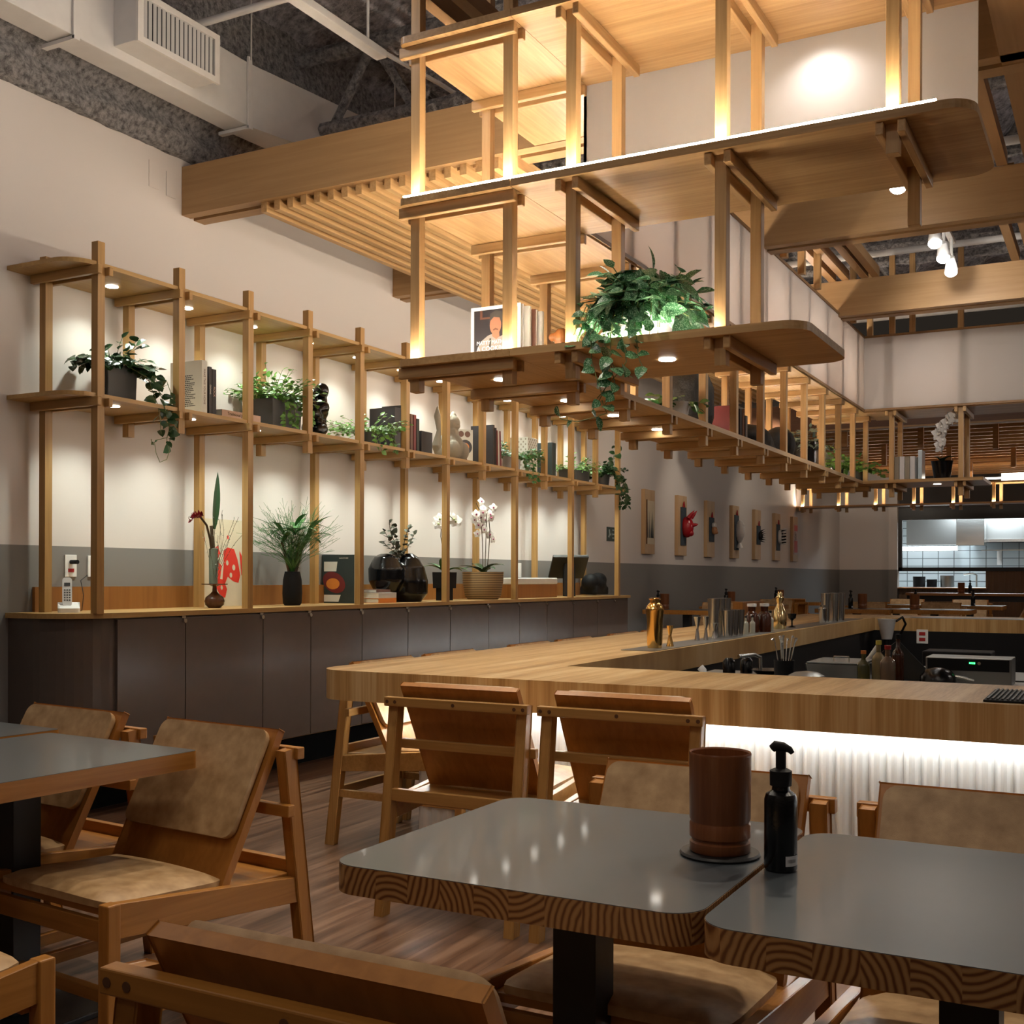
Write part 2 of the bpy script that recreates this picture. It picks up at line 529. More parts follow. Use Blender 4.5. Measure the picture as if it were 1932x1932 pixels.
def lathe(bm, prof, c=(0, 0, 0), seg=24, rot=None, squash=None):
    """prof: list of (r, z)"""
    c = Vector(c)
    rings = []
    for r, z in prof:
        ring = []
        if r < 1e-6:
            p = Vector((0, 0, z))
            if rot:
                p = rot @ p
            ring = [bm.verts.new(c + p)]
        else:
            for i in range(seg):
                a = 2 * PI * i / seg
                p = Vector((r * math.cos(a), r * math.sin(a), z))
                if squash:
                    p.x *= squash[0]
                    p.y *= squash[1]
                if rot:
                    p = rot @ p
                ring.append(bm.verts.new(c + p))
        rings.append(ring)
    for a, b in zip(rings[:-1], rings[1:]):
        for i in range(seg):
            j = (i + 1) % seg
            if len(a) == 1 and len(b) == 1:
                continue
            if len(a) == 1:
                f = (a[0], b[j], b[i])
            elif len(b) == 1:
                f = (a[i], a[j], b[0])
            else:
                f = (a[i], a[j], b[j], b[i])
            try:
                bm.faces.new(f)
            except ValueError:
                pass
    return bm


def cyl(bm, c, r, h, seg=20, r2=None):
    r2 = r if r2 is None else r2
    return lathe(bm, [(0, 0), (r, 0), (r2, h), (0, h)], c, seg)


def tube(bm, pts, rad, seg=8):
    pts = [Vector(p) for p in pts]
    n = len(pts)
    rads = rad if isinstance(rad, (list, tuple)) else [rad] * n
    prev = None
    t0 = (pts[1] - pts[0]).normalized()
    ref = Vector((0, 0, 1)) if abs(t0.z) < 0.9 else Vector((1, 0, 0))
    s = t0.cross(ref).normalized()
    for i, p in enumerate(pts):
        t = (pts[min(i + 1, n - 1)] - pts[max(i - 1, 0)]).normalized()
        s = (s - t * s.dot(t)).normalized()
        q = t.cross(s)
        ring = [bm.verts.new(p + (s * math.cos(2 * PI * k / seg) + q * math.sin(2 * PI * k / seg)) * rads[i]) for k in range(seg)]
        if prev:
            for k in range(seg):
                bm.faces.new((prev[k], prev[(k + 1) % seg], ring[(k + 1) % seg], ring[k]))
        else:
            bm.faces.new(ring[::-1])
        prev = ring
    bm.faces.new(prev)
    return bm


def ball(bm, c, r, seg=14, sq=(1, 1, 1), rot=None):
    g = bmesh.ops.create_uvsphere(bm, u_segments=seg, v_segments=max(6, seg * 2 // 3), radius=1)
    for v in g['verts']:
        p = Vector((v.co.x * sq[0] * r, v.co.y * sq[1] * r, v.co.z * sq[2] * r))
        if rot:
            p = rot @ p
        v.co = Vector(c) + p
    return bm


def prism(bm, poly, z0, z1):
    lo = [bm.verts.new((x, y, z0)) for x, y in poly]
    hi = [bm.verts.new((x, y, z1)) for x, y in poly]
    n = len(poly)
    bm.faces.new(lo[::-1])
    bm.faces.new(hi)
    for i in range(n):
        bm.faces.new((lo[i], lo[(i + 1) % n], hi[(i + 1) % n], hi[i]))
    return bm


def rrect(x0, x1, y0, y1, r, seg=6):
    """r: one radius or four (x0y0, x1y0, x1y1, x0y1)"""
    rs = r if isinstance(r, (list, tuple)) else [r] * 4
    out = []
    for (cx, cy, a0), q in zip([(x0, y0, PI), (x1, y0, 1.5 * PI), (x1, y1, 0), (x0, y1, 0.5 * PI)], rs):
        sx = 1 if cx == x0 else -1
        sy = 1 if cy == y0 else -1
        if q <= 0:
            out.append((cx, cy))
            continue
        for k in range(seg + 1):
            a = a0 + 0.5 * PI * k / seg
            out.append((cx + sx * q + q * math.cos(a), cy + sy * q + q * math.sin(a)))
    return out


def blade(bm, base, direc, L, Wd, nrm=(0, 0, 1), droop=0.3, seg=5, shape='leaf', cup=0.15):
    """a single leaf: curved strip with a fold along its midrib"""
    base = Vector(base)
    t = Vector(direc).normalized()
    n = Vector(nrm)
    s = t.cross(n)
    if s.length < 1e-4:
        s = t.cross(Vector((1, 0.2, 0)))
    s.normalize()
    n = s.cross(t).normalized()
    rows = []
    p = base.copy()
    for i in range(seg + 1):
        f = i / seg
        if shape == 'leaf':
            w = Wd * 0.5 * math.sin(PI * min(1, f * 0.94 + 0.06)) ** 0.75 * (1.15 - 0.35 * f)
        elif shape == 'heart':
            w = Wd * 0.5 * (math.sin(PI * (f ** 0.62)) ** 0.7 if 0 < f < 1 else (0.25 if f == 0 else 0))
        else:
            w = Wd * 0.5 * (0.5 + 1.6 * f) * (1 - f) ** 0.6 if f < 1 else 0
        if i == seg:
            w = 0
        c = p
        rows.append((bm.verts.new(c - s * w + n * w * cup), bm.verts.new(c.copy()), bm.verts.new(c + s * w + n * w * cup)) if w > 1e-5 else (bm.verts.new(c.copy()),))
        ang = -droop / seg
        t = (t * math.cos(ang) + n * math.sin(ang)).normalized()
        n = s.cross(t).normalized()
        p = p + t * (L / seg)
    for a, b in zip(rows[:-1], rows[1:]):
        if len(a) == 3 and len(b) == 3:
            bm.faces.new((a[0], a[1], b[1], b[0]))
            bm.faces.new((a[1], a[2], b[2], b[1]))
        elif len(a) == 3:
            bm.faces.new((a[0], a[1], b[0]))
            bm.faces.new((a[1], a[2], b[0]))
        elif len(b) == 3:
            bm.faces.new((a[0], b[1], b[0]))
            bm.faces.new((a[0], b[2], b[1]))
    return bm


def build(name, bm, mat, parent=None, smooth=False, loc=None):
    me = bpy.data.meshes.new(name)
    bmesh.ops.recalc_face_normals(bm, faces=bm.faces)
    bm.to_mesh(me)
    bm.free()
    me.materials.append(mat)
    if smooth:
        me.polygons.foreach_set('use_smooth', [True] * len(me.polygons))
        try:
            me.set_sharp_from_angle(angle=R(38))
        except Exception:
            pass
    o = bpy.data.objects.new(name, me)
    COL.objects.link(o)
    if parent is not None:
        o.parent = parent
    if loc is not None:
        o.location = loc
    return o


def BM():
    return bmesh.new()


def tag(o, label, cat, group=None, kind=None):
    o['label'] = label
    o['category'] = cat
    if group:
        o['group'] = group
    if kind:
        o['kind'] = kind
    return o


def thing(name, label, cat, loc=(0, 0, 0), rz=0, group=None):
    o = bpy.data.objects.new(name, None)
    o.empty_display_size = 0.05
    COL.objects.link(o)
    o.location = loc
    o.rotation_euler = (0, 0, rz)
    return tag(o, label, cat, group)


def struct(name, bm, mat, parent=None, smooth=False):
    o = build(name, bm, mat, parent, smooth)
    if parent is None:
        o['kind'] = 'structure'
    return o


def dup(o, parent=None, **kw):
    c = o.copy()
    COL.objects.link(c)
    if parent is not None:
        c.parent = parent
    for ch in list(o.children):
        dup(ch, c)
    for k, v in kw.items():
        if k == 'loc':
            c.location = v
        elif k == 'rz':
            c.rotation_euler = (0, 0, v)
        else:
            c[k] = v
    return c


def remesh(o, vox=0.01, it=6):
    m = o.modifiers.new('remesh', 'REMESH')
    m.mode = 'VOXEL'
    m.voxel_size = vox
    m.use_smooth_shade = True
    s = o.modifiers.new('smooth', 'SMOOTH')
    s.iterations = it
    s.factor = 0.5
    return o


def words(txt, size, mat, parent, mw, name='lettering', depth=0.0006, sx=1.0):
    cu = bpy.data.curves.new(name, 'FONT')
    cu.body = txt
    cu.size = size
    cu.extrude = depth
    cu.align_x = 'CENTER'
    cu.align_y = 'CENTER'
    t = bpy.data.objects.new(name, cu)
    COL.objects.link(t)
    bpy.context.view_layer.update()
    me = bpy.data.meshes.new_from_object(t.evaluated_get(bpy.context.evaluated_depsgraph_get()))
    bpy.data.objects.remove(t)
    me.materials.clear()
    me.materials.append(mat)
    me.transform(mw @ Matrix.Diagonal((sx, 1, 1, 1)))
    me.name = name
    o = bpy.data.objects.new(name, me)
    COL.objects.link(o)
    o.parent = parent
    return o


def facing(loc, nrm, up=(0, 0, 1), spin=0):
    """matrix that puts text upright on a surface with normal nrm"""
    n = Vector(nrm).normalized()
    x = Vector(up).cross(n).normalized()
    y = n.cross(x)
    m = Matrix((x, y, n)).transposed().to_4x4() @ Matrix.Rotation(spin, 4, 'Z')
    m.translation = Vector(loc)
    return m

# ------------------------------------------------------------------ room shell
struct('floor', box(BM(), -5.3, 6.0, -4.0, 30.0, -0.05, 0.0), floorM)
struct('wall_left', box(BM(), -5.30, -5.153, -4.0, 24.0, 0, 3.87), wallM)
struct('wall_right', box(BM(), 6.0, 6.1, -4.0, 30, 0, 5.2), wallM)
struct('wall_near', box(BM(), -5.3, 6.0, -4.1, -4.0, 0, 5.2), wallM)
struct('wall_far', box(BM(), -5.3, -4.14, 24.0, 24.15, 0, 3.87), wallM)
bm = BM()
box(bm, -3.99, 6.0, 24.0, 24.15, 2.655, 3.87)
box(bm, 0.6, 6.0, 24.0, 24.15, 0, 2.655)
struct('wall_kitchen_front', bm, plain('dark_soffit', (0.055, 0.045, 0.04), 0.7))
bm = BM()
box(bm, -5.3, 6.1, 15.0, 24.15, 3.87, 3.95)
struct('ceiling_rear', bm, plain('rear_ceiling_paint', (0.09, 0.07, 0.06), 0.8))
# column at the kitchen pass, and the panelling around the opening
struct('trim_1', box(BM(), -4.14, -3.97, 23.78, 24.0, 0, 2.95), wallM)
bm = BM()
box(bm, -3.97, -2.33, 23.96, 24.1, 0, 1.05)
box(bm, -2.33, 0.6, 23.96, 24.1, 0, 1.40)
for i in range(48):
    x = -3.96 + i * 0.095
    box(bm, x, x + 0.05, 23.94, 23.965, 0, 1.05 if x < -2.36 else 1.40)
struct('trim_2', bm, ribW)
struct('floor_platform', box(BM(), -3.3, 1.5, 13.2, 23.95, 0, 0.13), floorM)
struct('floor_platform_side', box(BM(), -5.153, -3.3, 12.6, 23.95, 0, 0.13), floorM)

# lumpy sprayed ceiling deck
bm = BM()
nx, ny = 120, 130
gv = {}
for i in range(nx + 1):
    for j in range(ny + 1):
        x = -5.3 + 11.4 * i / nx
        y = -1.0 + 16.5 * j / ny
        z = 4.85 + 0.10 * noise.fractal(Vector((x * 2.2, y * 2.2, 0)), 1, 2, 4) + 0.07 * math.sin(x * 9 + 1.5 * noise.noise(Vector((x, y, 3))))
        gv[i, j] = bm.verts.new((x, y, z))
for i in range(nx):
    for j in range(ny):
        bm.faces.new((gv[i, j], gv[i, j + 1], gv[i + 1, j + 1], gv[i + 1, j]))
struct('ceiling', bm, sprayM, smooth=True)
struct('ceiling_slab', box(BM(), -5.4, 6.2, -4.1, 15.5, 5.1, 5.2), sprayM)
bm = BM()
# rough lip of fireproofing above the plastered wall
rows = []
prof = [(-5.153, 3.845), (-5.10, 3.85), (-5.06, 3.93), (-5.10, 4.02), (-5.02, 4.10), (-4.90, 4.22), (-4.88, 4.5), (-4.9, 4.95), (-5.3, 4.95)]
for j in range(260):
    y = 2.0 + j * 0.05
    row = []
    for k, (x, z) in enumerate(prof):
        nn = noise.fractal(Vector((x * 14, y * 7, z * 14)), 1, 2, 3)
        amp = 0.032 if 0 < k < 7 else (0.008 if k == 0 else 0)
        row.append(bm.verts.new((x + amp * nn, y, z + amp * noise.noise(Vector((y * 9, x * 7, 2))))))
    rows.append(row)
for a, b in zip(rows[:-1], rows[1:]):
    for k in range(len(prof) - 1):
        bm.faces.new((a[k], a[k + 1], b[k + 1], b[k]))
struct('ceiling_edge_beam', bm, sprayL, smooth=True)


def lumpy(bm, p0, p1, r, seg=7):
    p0, p1 = Vector(p0), Vector(p1)
    n = max(3, int((p1 - p0).length / 0.09))
    pts, rs = [], []
    for i in range(n + 1):
        p = p0.lerp(p1, i / n)
        q = noise.noise(p * 7)
        pts.append(p + Vector((0, 0, 0.012 * q)))
        rs.append(r * (1 + 0.35 * noise.noise(p * 11)))
    return tube(bm, pts, rs, seg)


# open-web roof joists coated in fireproofing
for k, yj in enumerate([6.1, 7.35, 8.6, 9.85, 11.1, 12.35]):
    t = thing('roof_joist', ['nearest grey fireproofed open-web roof joist above the white duct', 'grey fireproofed roof joist behind the nearest one',
              'grey fireproofed roof joist over the slatted screen', 'grey fireproofed roof joist seen between the oak beams',
              'grey fireproofed roof joist beyond the bar lights', 'farthest grey fireproofed roof joist over the bar'][k], 'roof joist', (0, 0, 0), 0)
    bm = BM()
    lumpy(bm, (-4.9, yj, 4.72), (3.5, yj, 4.72), 0.05)
    build('top_chord', bm, sprayL, t, True)
    bm = BM()
    lumpy(bm, (-4.9, yj, 4.22), (3.5, yj, 4.22), 0.045)
    build('bottom_chord', bm, sprayL, t, True)
    bm = BM()
    x = -4.6
    while x < 3.3:
        lumpy(bm, (x, yj, 4.22), (x + 0.32, yj, 4.72), 0.032, 6)
        lumpy(bm, (x + 0.32, yj, 4.72), (x + 0.64, yj, 4.22), 0.032, 6)
        x += 0.64
    build('web', bm, sprayL, t, True)

# white duct with hangers and side grille
t = thing('air_duct', 'long white rectangular air duct under the sprayed ceiling', 'duct', (-4.87, 4, 4.2))
t.location = (0, 0, 0)
build('duct_body', box(BM(), -4.957, -4.775, 1.5, 5.50, 4.05, 4.44, 0.004), ductM, t)
bm = BM()
va = [(-4.957, 5.50, 4.05), (-4.775, 5.50, 4.05), (-4.775, 5.50, 4.44), (-4.957, 5.50, 4.44)]
vb = [(-4.93, 7.6, 4.12), (-4.45, 7.6, 4.12), (-4.45, 7.6, 4.42), (-4.93, 7.6, 4.42)]
A = [bm.verts.new(p) for p in va]
B = [bm.verts.new(p) for p in vb]
for i in range(4):
    bm.faces.new((A[i], A[(i + 1) % 4], B[(i + 1) % 4], B[i]))
bm.faces.new(B)
build('duct_transition', bm, ductM, t)
for i, (y, h) in enumerate([(4.14, 0), (5.47, 0), (6.75, 0.02)]):
    bm = BM()
    xx = -4.765 + (0.2 if i == 2 else 0)
    obox(bm, (-5.0, y, 4.035 + h * 2), (xx + 0.012, y, 4.035 + h * 2), 0.035, 0.02)
    obox(bm, (xx, y, 4.03), (xx, y, 4.47), 0.012, 0.035, (0, 1, 0))
    tube(bm, [(xx + 0.012, y, 4.45), (xx + 0.012, y, 4.85)], 0.005, 6)
    build('duct_hanger', bm, ductM, t)
g = build('supply_grille_box', box(BM(), -4.775, -4.60, 4.40, 5.0, 4.10, 4.36, 0.004), ductM, t)
bm = BM()
for (a, b, c, e) in [(4.39, 5.01, 4.09, 4.125), (4.39, 5.01, 4.335, 4.37), (4.39, 4.43, 4.125, 4.335), (4.97, 5.01, 4.125, 4.335)]:
    box(bm, -4.602, -4.585, a, b, c, e)
build('grille_frame', bm, whiteM, g)
bm = BM()
for i in range(16):
    y = 4.45 + i * 0.033
    obox(bm, (-4.594, y, 4.125), (-4.594, y, 4.335), 0.003, 0.02, (0.8, 0.6, 0))
build('grille_vanes', bm, whiteM, g)
build('grille_opening', box(BM(), -4.606, -4.599, 4.43, 4.97, 4.125, 4.335), blackM, g)

# cable tray, pipes
t = thing('cable_channel', 'white cable channel hung below the roof joists left of the high shelf', 'cable channel')
build('channel', obox(BM(), (-3.86, 3.6, 4.3), (-3.815, 5.52, 4.3), 0.075, 0.045, (0, 0, 1), 0.004), ductM, t)
build('cable', tube(BM(), [(-3.81, 5.5, 4.32), (-3.75, 6.1, 4.33), (-3.72, 6.8, 4.33)], 0.014, 8), ductM, t)
build('hanger_clip', tube(BM(), [(-3.80, 5.36, 4.32), (-3.80, 5.36, 4.75)], 0.008, 6), ductM, t)
tag(build('sprinkler_pipe', tube(BM(), [(-5.1, 5.05, 4.5), (-1.8, 5.05, 4.5)], 0.022, 10), ductM, None, True), 'thin white sprinkler pipe crossing above the duct grille', 'pipe')
for i, y in enumerate([8.1, 9.2, 10.4, 11.7, 13.0]):
    tag(build('conduit_pipe', tube(BM(), [(-3.2, y, 4.12), (3.0, y, 4.12)], 0.03, 10), ductM, None, True),
        ['white conduit pipe nearest behind the second oak beam', 'second white conduit pipe past the second oak beam', 'white conduit pipe above the lit track spots',
         'white conduit pipe above the third oak beam', 'farthest white conduit pipe over the bar'][i], 'pipe')

# ------------------------------------------------------------------ oak cross beams
for i, y in enumerate([5.292, 7.615, 9.94]):
    x1 = 2.6
    t = thing('cross_beam', ['wide oak cross beam nearest the camera, running out from the left wall', 'second oak cross beam, its cut end seen left under the slatted screen',
                             'third oak cross beam, the one just below the lit spots'][i], 'beam')
    build('beam_body', box(BM(), -5.15, x1, y, y + 0.20, 3.53, 3.80), beamX, t)
    bm = BM()
    box(bm, -5.15, x1, y, y + 0.075, 3.50, 3.53)
    box(bm, -5.15, x1, y + 0.105, y + 0.20, 3.495, 3.53)
    build('beam_lip', bm, beamX, t)
tag(build('long_beam', box(BM(), -0.47, -0.25, 3.0, 7.61, 3.50, 3.86), beamY), 'deep dark oak beam running lengthwise at the top right corner', 'beam')
JT = [(-2.72, 2.6, 5.29, 'thin oak joist at the top, left one beside the post of the high shelf'), (-2.58, 2.6, 5.29, 'thin oak joist at the top, right one beside the post of the high shelf'),
      (-0.66, 5.5, 7.61, 'thin oak joist left of the deep beam in the top right corner'), (-0.86, 5.5, 7.61, 'thin oak joist partly hidden behind the shelf end at the top right'),
      (-1.93, 7.82, 9.94, 'left joist of the close oak pair behind the second beam'), (-1.84, 7.82, 9.94, 'right joist of the close oak pair behind the second beam'),
      (-2.20, 7.82, 9.94, 'oak joist nearest the white screen behind the second beam'), (-2.09, 7.82, 9.94, 'oak joist second from the white screen behind the second beam'),
      (-0.76, 7.82, 9.94, 'left joist of the far right oak pair above the spots'), (-0.64, 7.82, 9.94, 'right joist of the far right oak pair above the spots')]
for x, a, b, lb in JT:
    tag(build('ceiling_joist', box(BM(), x - 0.03, x + 0.03, a, b, 3.80, 3.88), beamY), lb, 'joist')
# short hangers standing on the screens
HG = [(-2.12, 8.05), (-2.12, 8.55), (-2.12, 9.05), (-1.9, 11.07), (-1.72, 11.07), (-1.3, 11.07), (-2.1, 11.07), (-2.12, 10.4)]
for i, (x, y) in enumerate(HG):
    tag(build('screen_hanger', box(BM(), x - 0.025, x + 0.025, y - 0.025, y + 0.025, 3.53, 4.3), pineZ), 'short upright oak post holding a white screen from above', 'post', 'posts above the white screens')

# slatted screen between beams
t = thing('slatted_ceiling_screen', 'slatted oak screen hung between the beams left of the high shelf', 'slatted screen')
for i in range(18):
    x = -4.55 + i * 0.0985
    build('slat', box(BM(), x, x + 0.042, 5.33, 14.0, 3.44, 3.51), pineY if i else pineY, t)

# white translucent screens around the bar
pm = [('wall_screen_left', (-2.165, -2.150, 4.737, 11.05, 2.848, 3.515)), ('wall_screen_near', (-2.165, -0.498, 4.737, 4.75, 2.848, 4.25)),
      ('wall_screen_far', (-2.165, 1.4, 11.05, 11.063, 2.848, 3.515))]
for nme, q in pm:
    struct(nme, box(BM(), *q), screenM)
bm = BM()
box(bm, -2.17, -2.14, 4.75, 11.06, 3.515, 3.535)
box(bm, -2.17, -2.14, 4.75, 11.06, 2.828, 2.848)
box(bm, -2.17, 1.4, 11.04, 11.07, 3.515, 3.535)
box(bm, -2.17, 1.4, 11.04, 11.07, 2.828, 2.848)
struct('trim_3', bm, beamY)

# ------------------------------------------------------------------ left wall shelf unit
DY, Y0 = 0.575, 4.212
unit = thing('wall_shelf_unit', 'tall pine lattice shelf unit standing on the long counter along the left wall', 'shelf unit')
for z in (2.885, 2.208):
    bm = BM()
    prism(bm, rrect(-5.15, -4.662, 4.035, 11.40, [0, 0.14, 0.02, 0], 8), z - 0.022, z)
    build('shelf_board', bm, shelfY, unit)
FX, BX, PW = -4.676, -5.065, 0.023
for i in range(13):
    y = Y0 + DY * i
    for x in (FX, BX):
        top = 2.99 if x == FX else 2.96
        if i % 2 == 0:
            build('post', box(BM(), x - PW, x + PW, y - PW, y + PW, 1.07, top), shelfZ, unit)
        else:
            build('post', box(BM(), x - PW, x + PW, y - PW, y + PW, 2.065, top), shelfZ, unit)
    for z in (2.863, 2.186):
        bm = BM()
        for s in (-1, 1):
            yy = y + s * (PW + 0.014)
            box(bm, -5.13, FX + 0.055, yy - 0.0135, yy + 0.0135, z - 0.046, z, 0.004)
        build('cross_rail', bm, shelfX, unit)
for z, x in ((2.863, -4.925), (2.186, -4.83)):
    for i in range(12):
        y = Y0 + DY * i + (0.32 if z > 2.5 else 0.245)
        bm = BM()
        lathe(bm, [(0, 0), (0.034, 0), (0.034, 0.003), (0, 0.003)], (x, y, z - 0.0035), 20)
        build('downlight_lens', bm, discM, unit)
        lamp('shelf_downlight', 'SPOT', (x, y, z - 0.012), 22 if z > 2.5 else 31, (0.92, 1.0, 0.88), 0.03, (x - 0.02, y, 0), 128, 0.95)

# ------------------------------------------------------------------ long counter
t = thing('wall_counter', 'long low counter with pine top and grey-brown glossy doors along the left wall', 'counter')
prism_top = prism(BM(), rrect(-5.15, -4.645, 4.03, 11.42, [0, 0.30, 0.02, 0], 10), 1.045, 1.072)
build('countertop', prism_top, shelfY, t)
bm = prism(BM(), rrect(-5.15, -4.672, 4.05, 11.40, [0, 0.29, 0.01, 0], 10), 0.24, 1.045)
build('body', bm, panelM, t)
seams = [4.326, 4.824, 5.482, 5.951, 6.52, 7.098, 7.70, 8.318, 8.87, 9.414, 9.98, 10.557, 11.0]
for a, b in zip(seams[:-1], seams[1:]):
    q = build('door', box(BM(), -4.674, -4.655, a + 0.003, b - 0.003, 0.243, 1.035, 0.001), panelM, t)
    bm = BM()
    lathe(bm, [(0, 0), (0.012, 0), (0.012, 0.02), (0, 0.02)], (-4.655, b - 0.02, 1.016), 12, Matrix.Rotation(PI / 2, 3, 'Y'))
    box(bm, -4.672, -4.648, b - 0.035, b - 0.005, 1.03, 1.044)
    k_ = build('chrome_catch', bm, steel, q, True)
    k_['label'] = 'small chrome catch'
bm = BM()
box(bm, -5.15, -4.69, 4.30, 11.35, 0.232, 0.24)
build('bottom_edge', bm, shelfY, t)
build('plinth', box(BM(), -5.15, -4.92, 4.3, 11.3, 0, 0.232), plain('plinth_black', (.006, .006, .006), .8, spec=.1), t)
build('backsplash', box(BM(), -5.152, -5.13, 4.20, 11.38, 1.072, 1.205), splashW, t)

# ------------------------------------------------------------------ hanging shelf over the bar
hs = thing('hanging_shelf', 'three-level pine lattice shelf hanging from the ceiling around the bar', 'hanging shelf')
PH = 0.0225
HY, HY2, HDX = 4.084, 4.541, 0.606
ZL, ZM, ZT = 2.176, 2.850, 3.525
TH = 0.03
XO, XI = -2.635, -2.192
boards = [
    # near run, three levels
    ('y', prism(BM(), rrect(-2.15, -0.98, 4.005, 4.735, [0, 0.10, 0.10, 0], 8), ZL - TH, ZL), 'x'),
    ('y', prism(BM(), rrect(-2.15, -0.43, 4.005, 4.735, [0, 0.10, 0.10, 0], 8), ZM - TH, ZM), 'x'),
    ('y', prism(BM(), rrect(-2.15, 0.15, 4.005, 4.735, [0, 0.10, 0.10, 0], 8), ZT - TH, ZT), 'x'),
    # left run
    ('y', prism(BM(), rrect(-2.685, -2.152, 4.005, 11.62, [0.03, 0, 0, 0.03], 6), ZL - TH, ZL), 'y'),
    ('y', prism(BM(), rrect(-2.685, -2.152, 4.005, 11.62, [0.03, 0, 0, 0.03], 6), ZM - TH, ZM), 'y'),
    ('y', prism(BM(), rrect(-2.685, -2.152, 4.005, 5.27, [0.03, 0, 0, 0.0], 6), ZT - TH, ZT), 'y'),
    # far run
    ('y', prism(BM(), rrect(-2.15, -1.10, 11.0, 11.68, [0, 0.02, 0.02, 0], 6), ZL - TH, ZL), 'x'),
    ('y', box(BM(), -2.15, 1.4, 11.065, 11.68, ZM - TH, ZM), 'x')]
for _, bm, ax in boards:
    build('shelf_board', bm, pineX if ax == 'x' else pineY, hs)


def post(x, y, z0, z1):
    build('post', box(BM(), x - PH, x + PH, y - PH, y + PH, z0, z1, 0.002), pineZ, hs)


def rail(p, q, z, axis, off=0.0365):
    """pair of rails either side of the posts at one frame"""
    bm = BM()
    for s in (-1, 1):
        if axis == 'x':
            yy = p + s * off
            box(bm, q[0], q[1], yy - 0.0135, yy + 0.0135, z - 0.046, z, 0.004)
            for dx in (0.05, q[1] - q[0] - 0.05):
                lathe(bm, [(0, -0.0005), (0.006, -0.0005), (0.006, 0.0005), (0, 0.0005)], (q[0] + dx, yy - 0.0138, z - 0.023), 10, Matrix.Rotation(PI / 2, 3, 'X'))
        else:
            xx = p + s * off
            box(bm, xx - 0.0135, xx + 0.0135, q[0], q[1], z - 0.046, z, 0.004)
    build('cross_rail', bm, pineX if axis == 'x' else pineY, hs)


xs = [-1.911 + HDX * k for k in range(3)]
for k, x in enumerate(xs):
    post(x, HY, 2.045 if k < 2 else 2.72, 4.35)
    post(x, HY2, 2.045 if k < 2 else 2.60, 4.35)
    for z in (ZL - TH, ZM - TH, ZT - TH):
        if k == 2 and z < 2.5:
            continue
        rail(x, (4.02, 4.66), z, 'y')
ys = [HY + HDX * k for k in range(13)]
for k, y in enumerate(ys):
    top = 4.35 if k < 2 else 3.5
    post(XO, y, 2.045, 4.35 if k < 2 else 2.93)
    post(XI, y, 2.045, top if k < 12 else 2.93)
    for z in (ZL - TH, ZM - TH):
        rail(y, (-2.70, -2.15), z, 'x')
    if k < 2:
        rail(y, (-2.70, -2.15), ZT - TH, 'x')
for x in (-1.905, -1.299):
    for y in (11.10, 11.56):
        post(x, y, 2.02, 3.50 if y < 11.2 else 2.9)
    rail(x, (11.02, 11.64), ZL - TH, 'y')
    rail(x, (11.02, 11.64), ZM - TH, 'y')
# led lines lying on the boards
led = [(-2.66, -0.55, 4.007, 4.017, ZM + 0.004), (-2.66, -1.32, 4.036, 4.046, ZL), (-2.674, -2.664, 4.2, 11.4, ZL), (-2.674, -2.664, 4.2, 11.4, ZM)]
for a, b, c, e, z in led:
    build('led_strip', box(BM(), a, b, c, e, z + 0.0005, z + 0.0045), ledW, hs)
for x, y in [(-2.44, 4.47), (-2.44, 5.155), (-2.44, 5.744), (-2.44, 6.406), (-2.44, 7.35), (-2.44, 8.56), (-1.62, 4.36), (-1.53, 11.3)]:
    bm = BM()
    lathe(bm, [(0, 0), (0.034, 0), (0.034, 0.003), (0, 0.003)], (x, y, ZL - TH - 0.0035), 20)
    build('downlight_lens', bm, discM, hs)
    lamp('shelf_downlight', 'SPOT', (x, y, ZL - TH - 0.012), 22, (1, 0.93, 0.8), 0.02, (x, y, 0), 100, 0.8)
for y in (5.6, 6.8, 8.0, 9.2, 10.4):
    lamp('cove_light', 'POINT', (-2.55, y, 3.12), 9, (1, 0.92, 0.86), 0.04)
lamp('cove_light', 'POINT', (-1.6, 11.6, 3.15), 12, (1, 0.92, 0.86), 0.1)

# track with spot heads above the bar
t = thing('spot_track', 'white lighting track with bright spot heads above the bar, before the third beam', 'track light')
build('track_rail', box(BM(), -1.19, -1.15, 8.15, 9.45, 3.86, 3.89), ductM, t)
for k, y in enumerate((8.43, 8.85, 9.28)):
    bm = BM()
    rot = Matrix.Rotation(R(35), 3, 'X')
    lathe(bm, [(0, 0.1), (0.03, 0.1), (0.045, 0.02), (0.05, 0.0), (0.045, 0.0)], (-1.16, y, 3.62), 18, rot)
    tube(bm, [(-1.16, y, 3.69), (-1.16, y, 3.86)], 0.012, 8)
    h = build('spot_head', bm, whitep, t, True)
    bm = BM()
    ball(bm, (-1.16, y - .012, 3.60), 0.046, 14, (1, 1, 0.8), rot)
    build('spot_lens', bm, spotM, h, True)
t = thing('spot_lamp', 'single white spot lamp shining under the right end of the middle hanging board', 'spot lamp')
bm = BM()
lathe(bm, [(0, 0.1), (0.028, 0.1), (0.045, 0.0)], (-1.16, 7.04, 3.60), 18, Matrix.Rotation(R(55), 3, 'Y'))
tube(bm, [(-1.14, 7.04, 3.66), (-1.14, 7.04, 3.85)], 0.01, 8)
build('spot_head', bm, whitep, t, True)
build('spot_lens', ball(BM(), (-1.175, 7.03, 3.575), 0.05, 14, (1, 1, 0.8)), spotM, t, True)

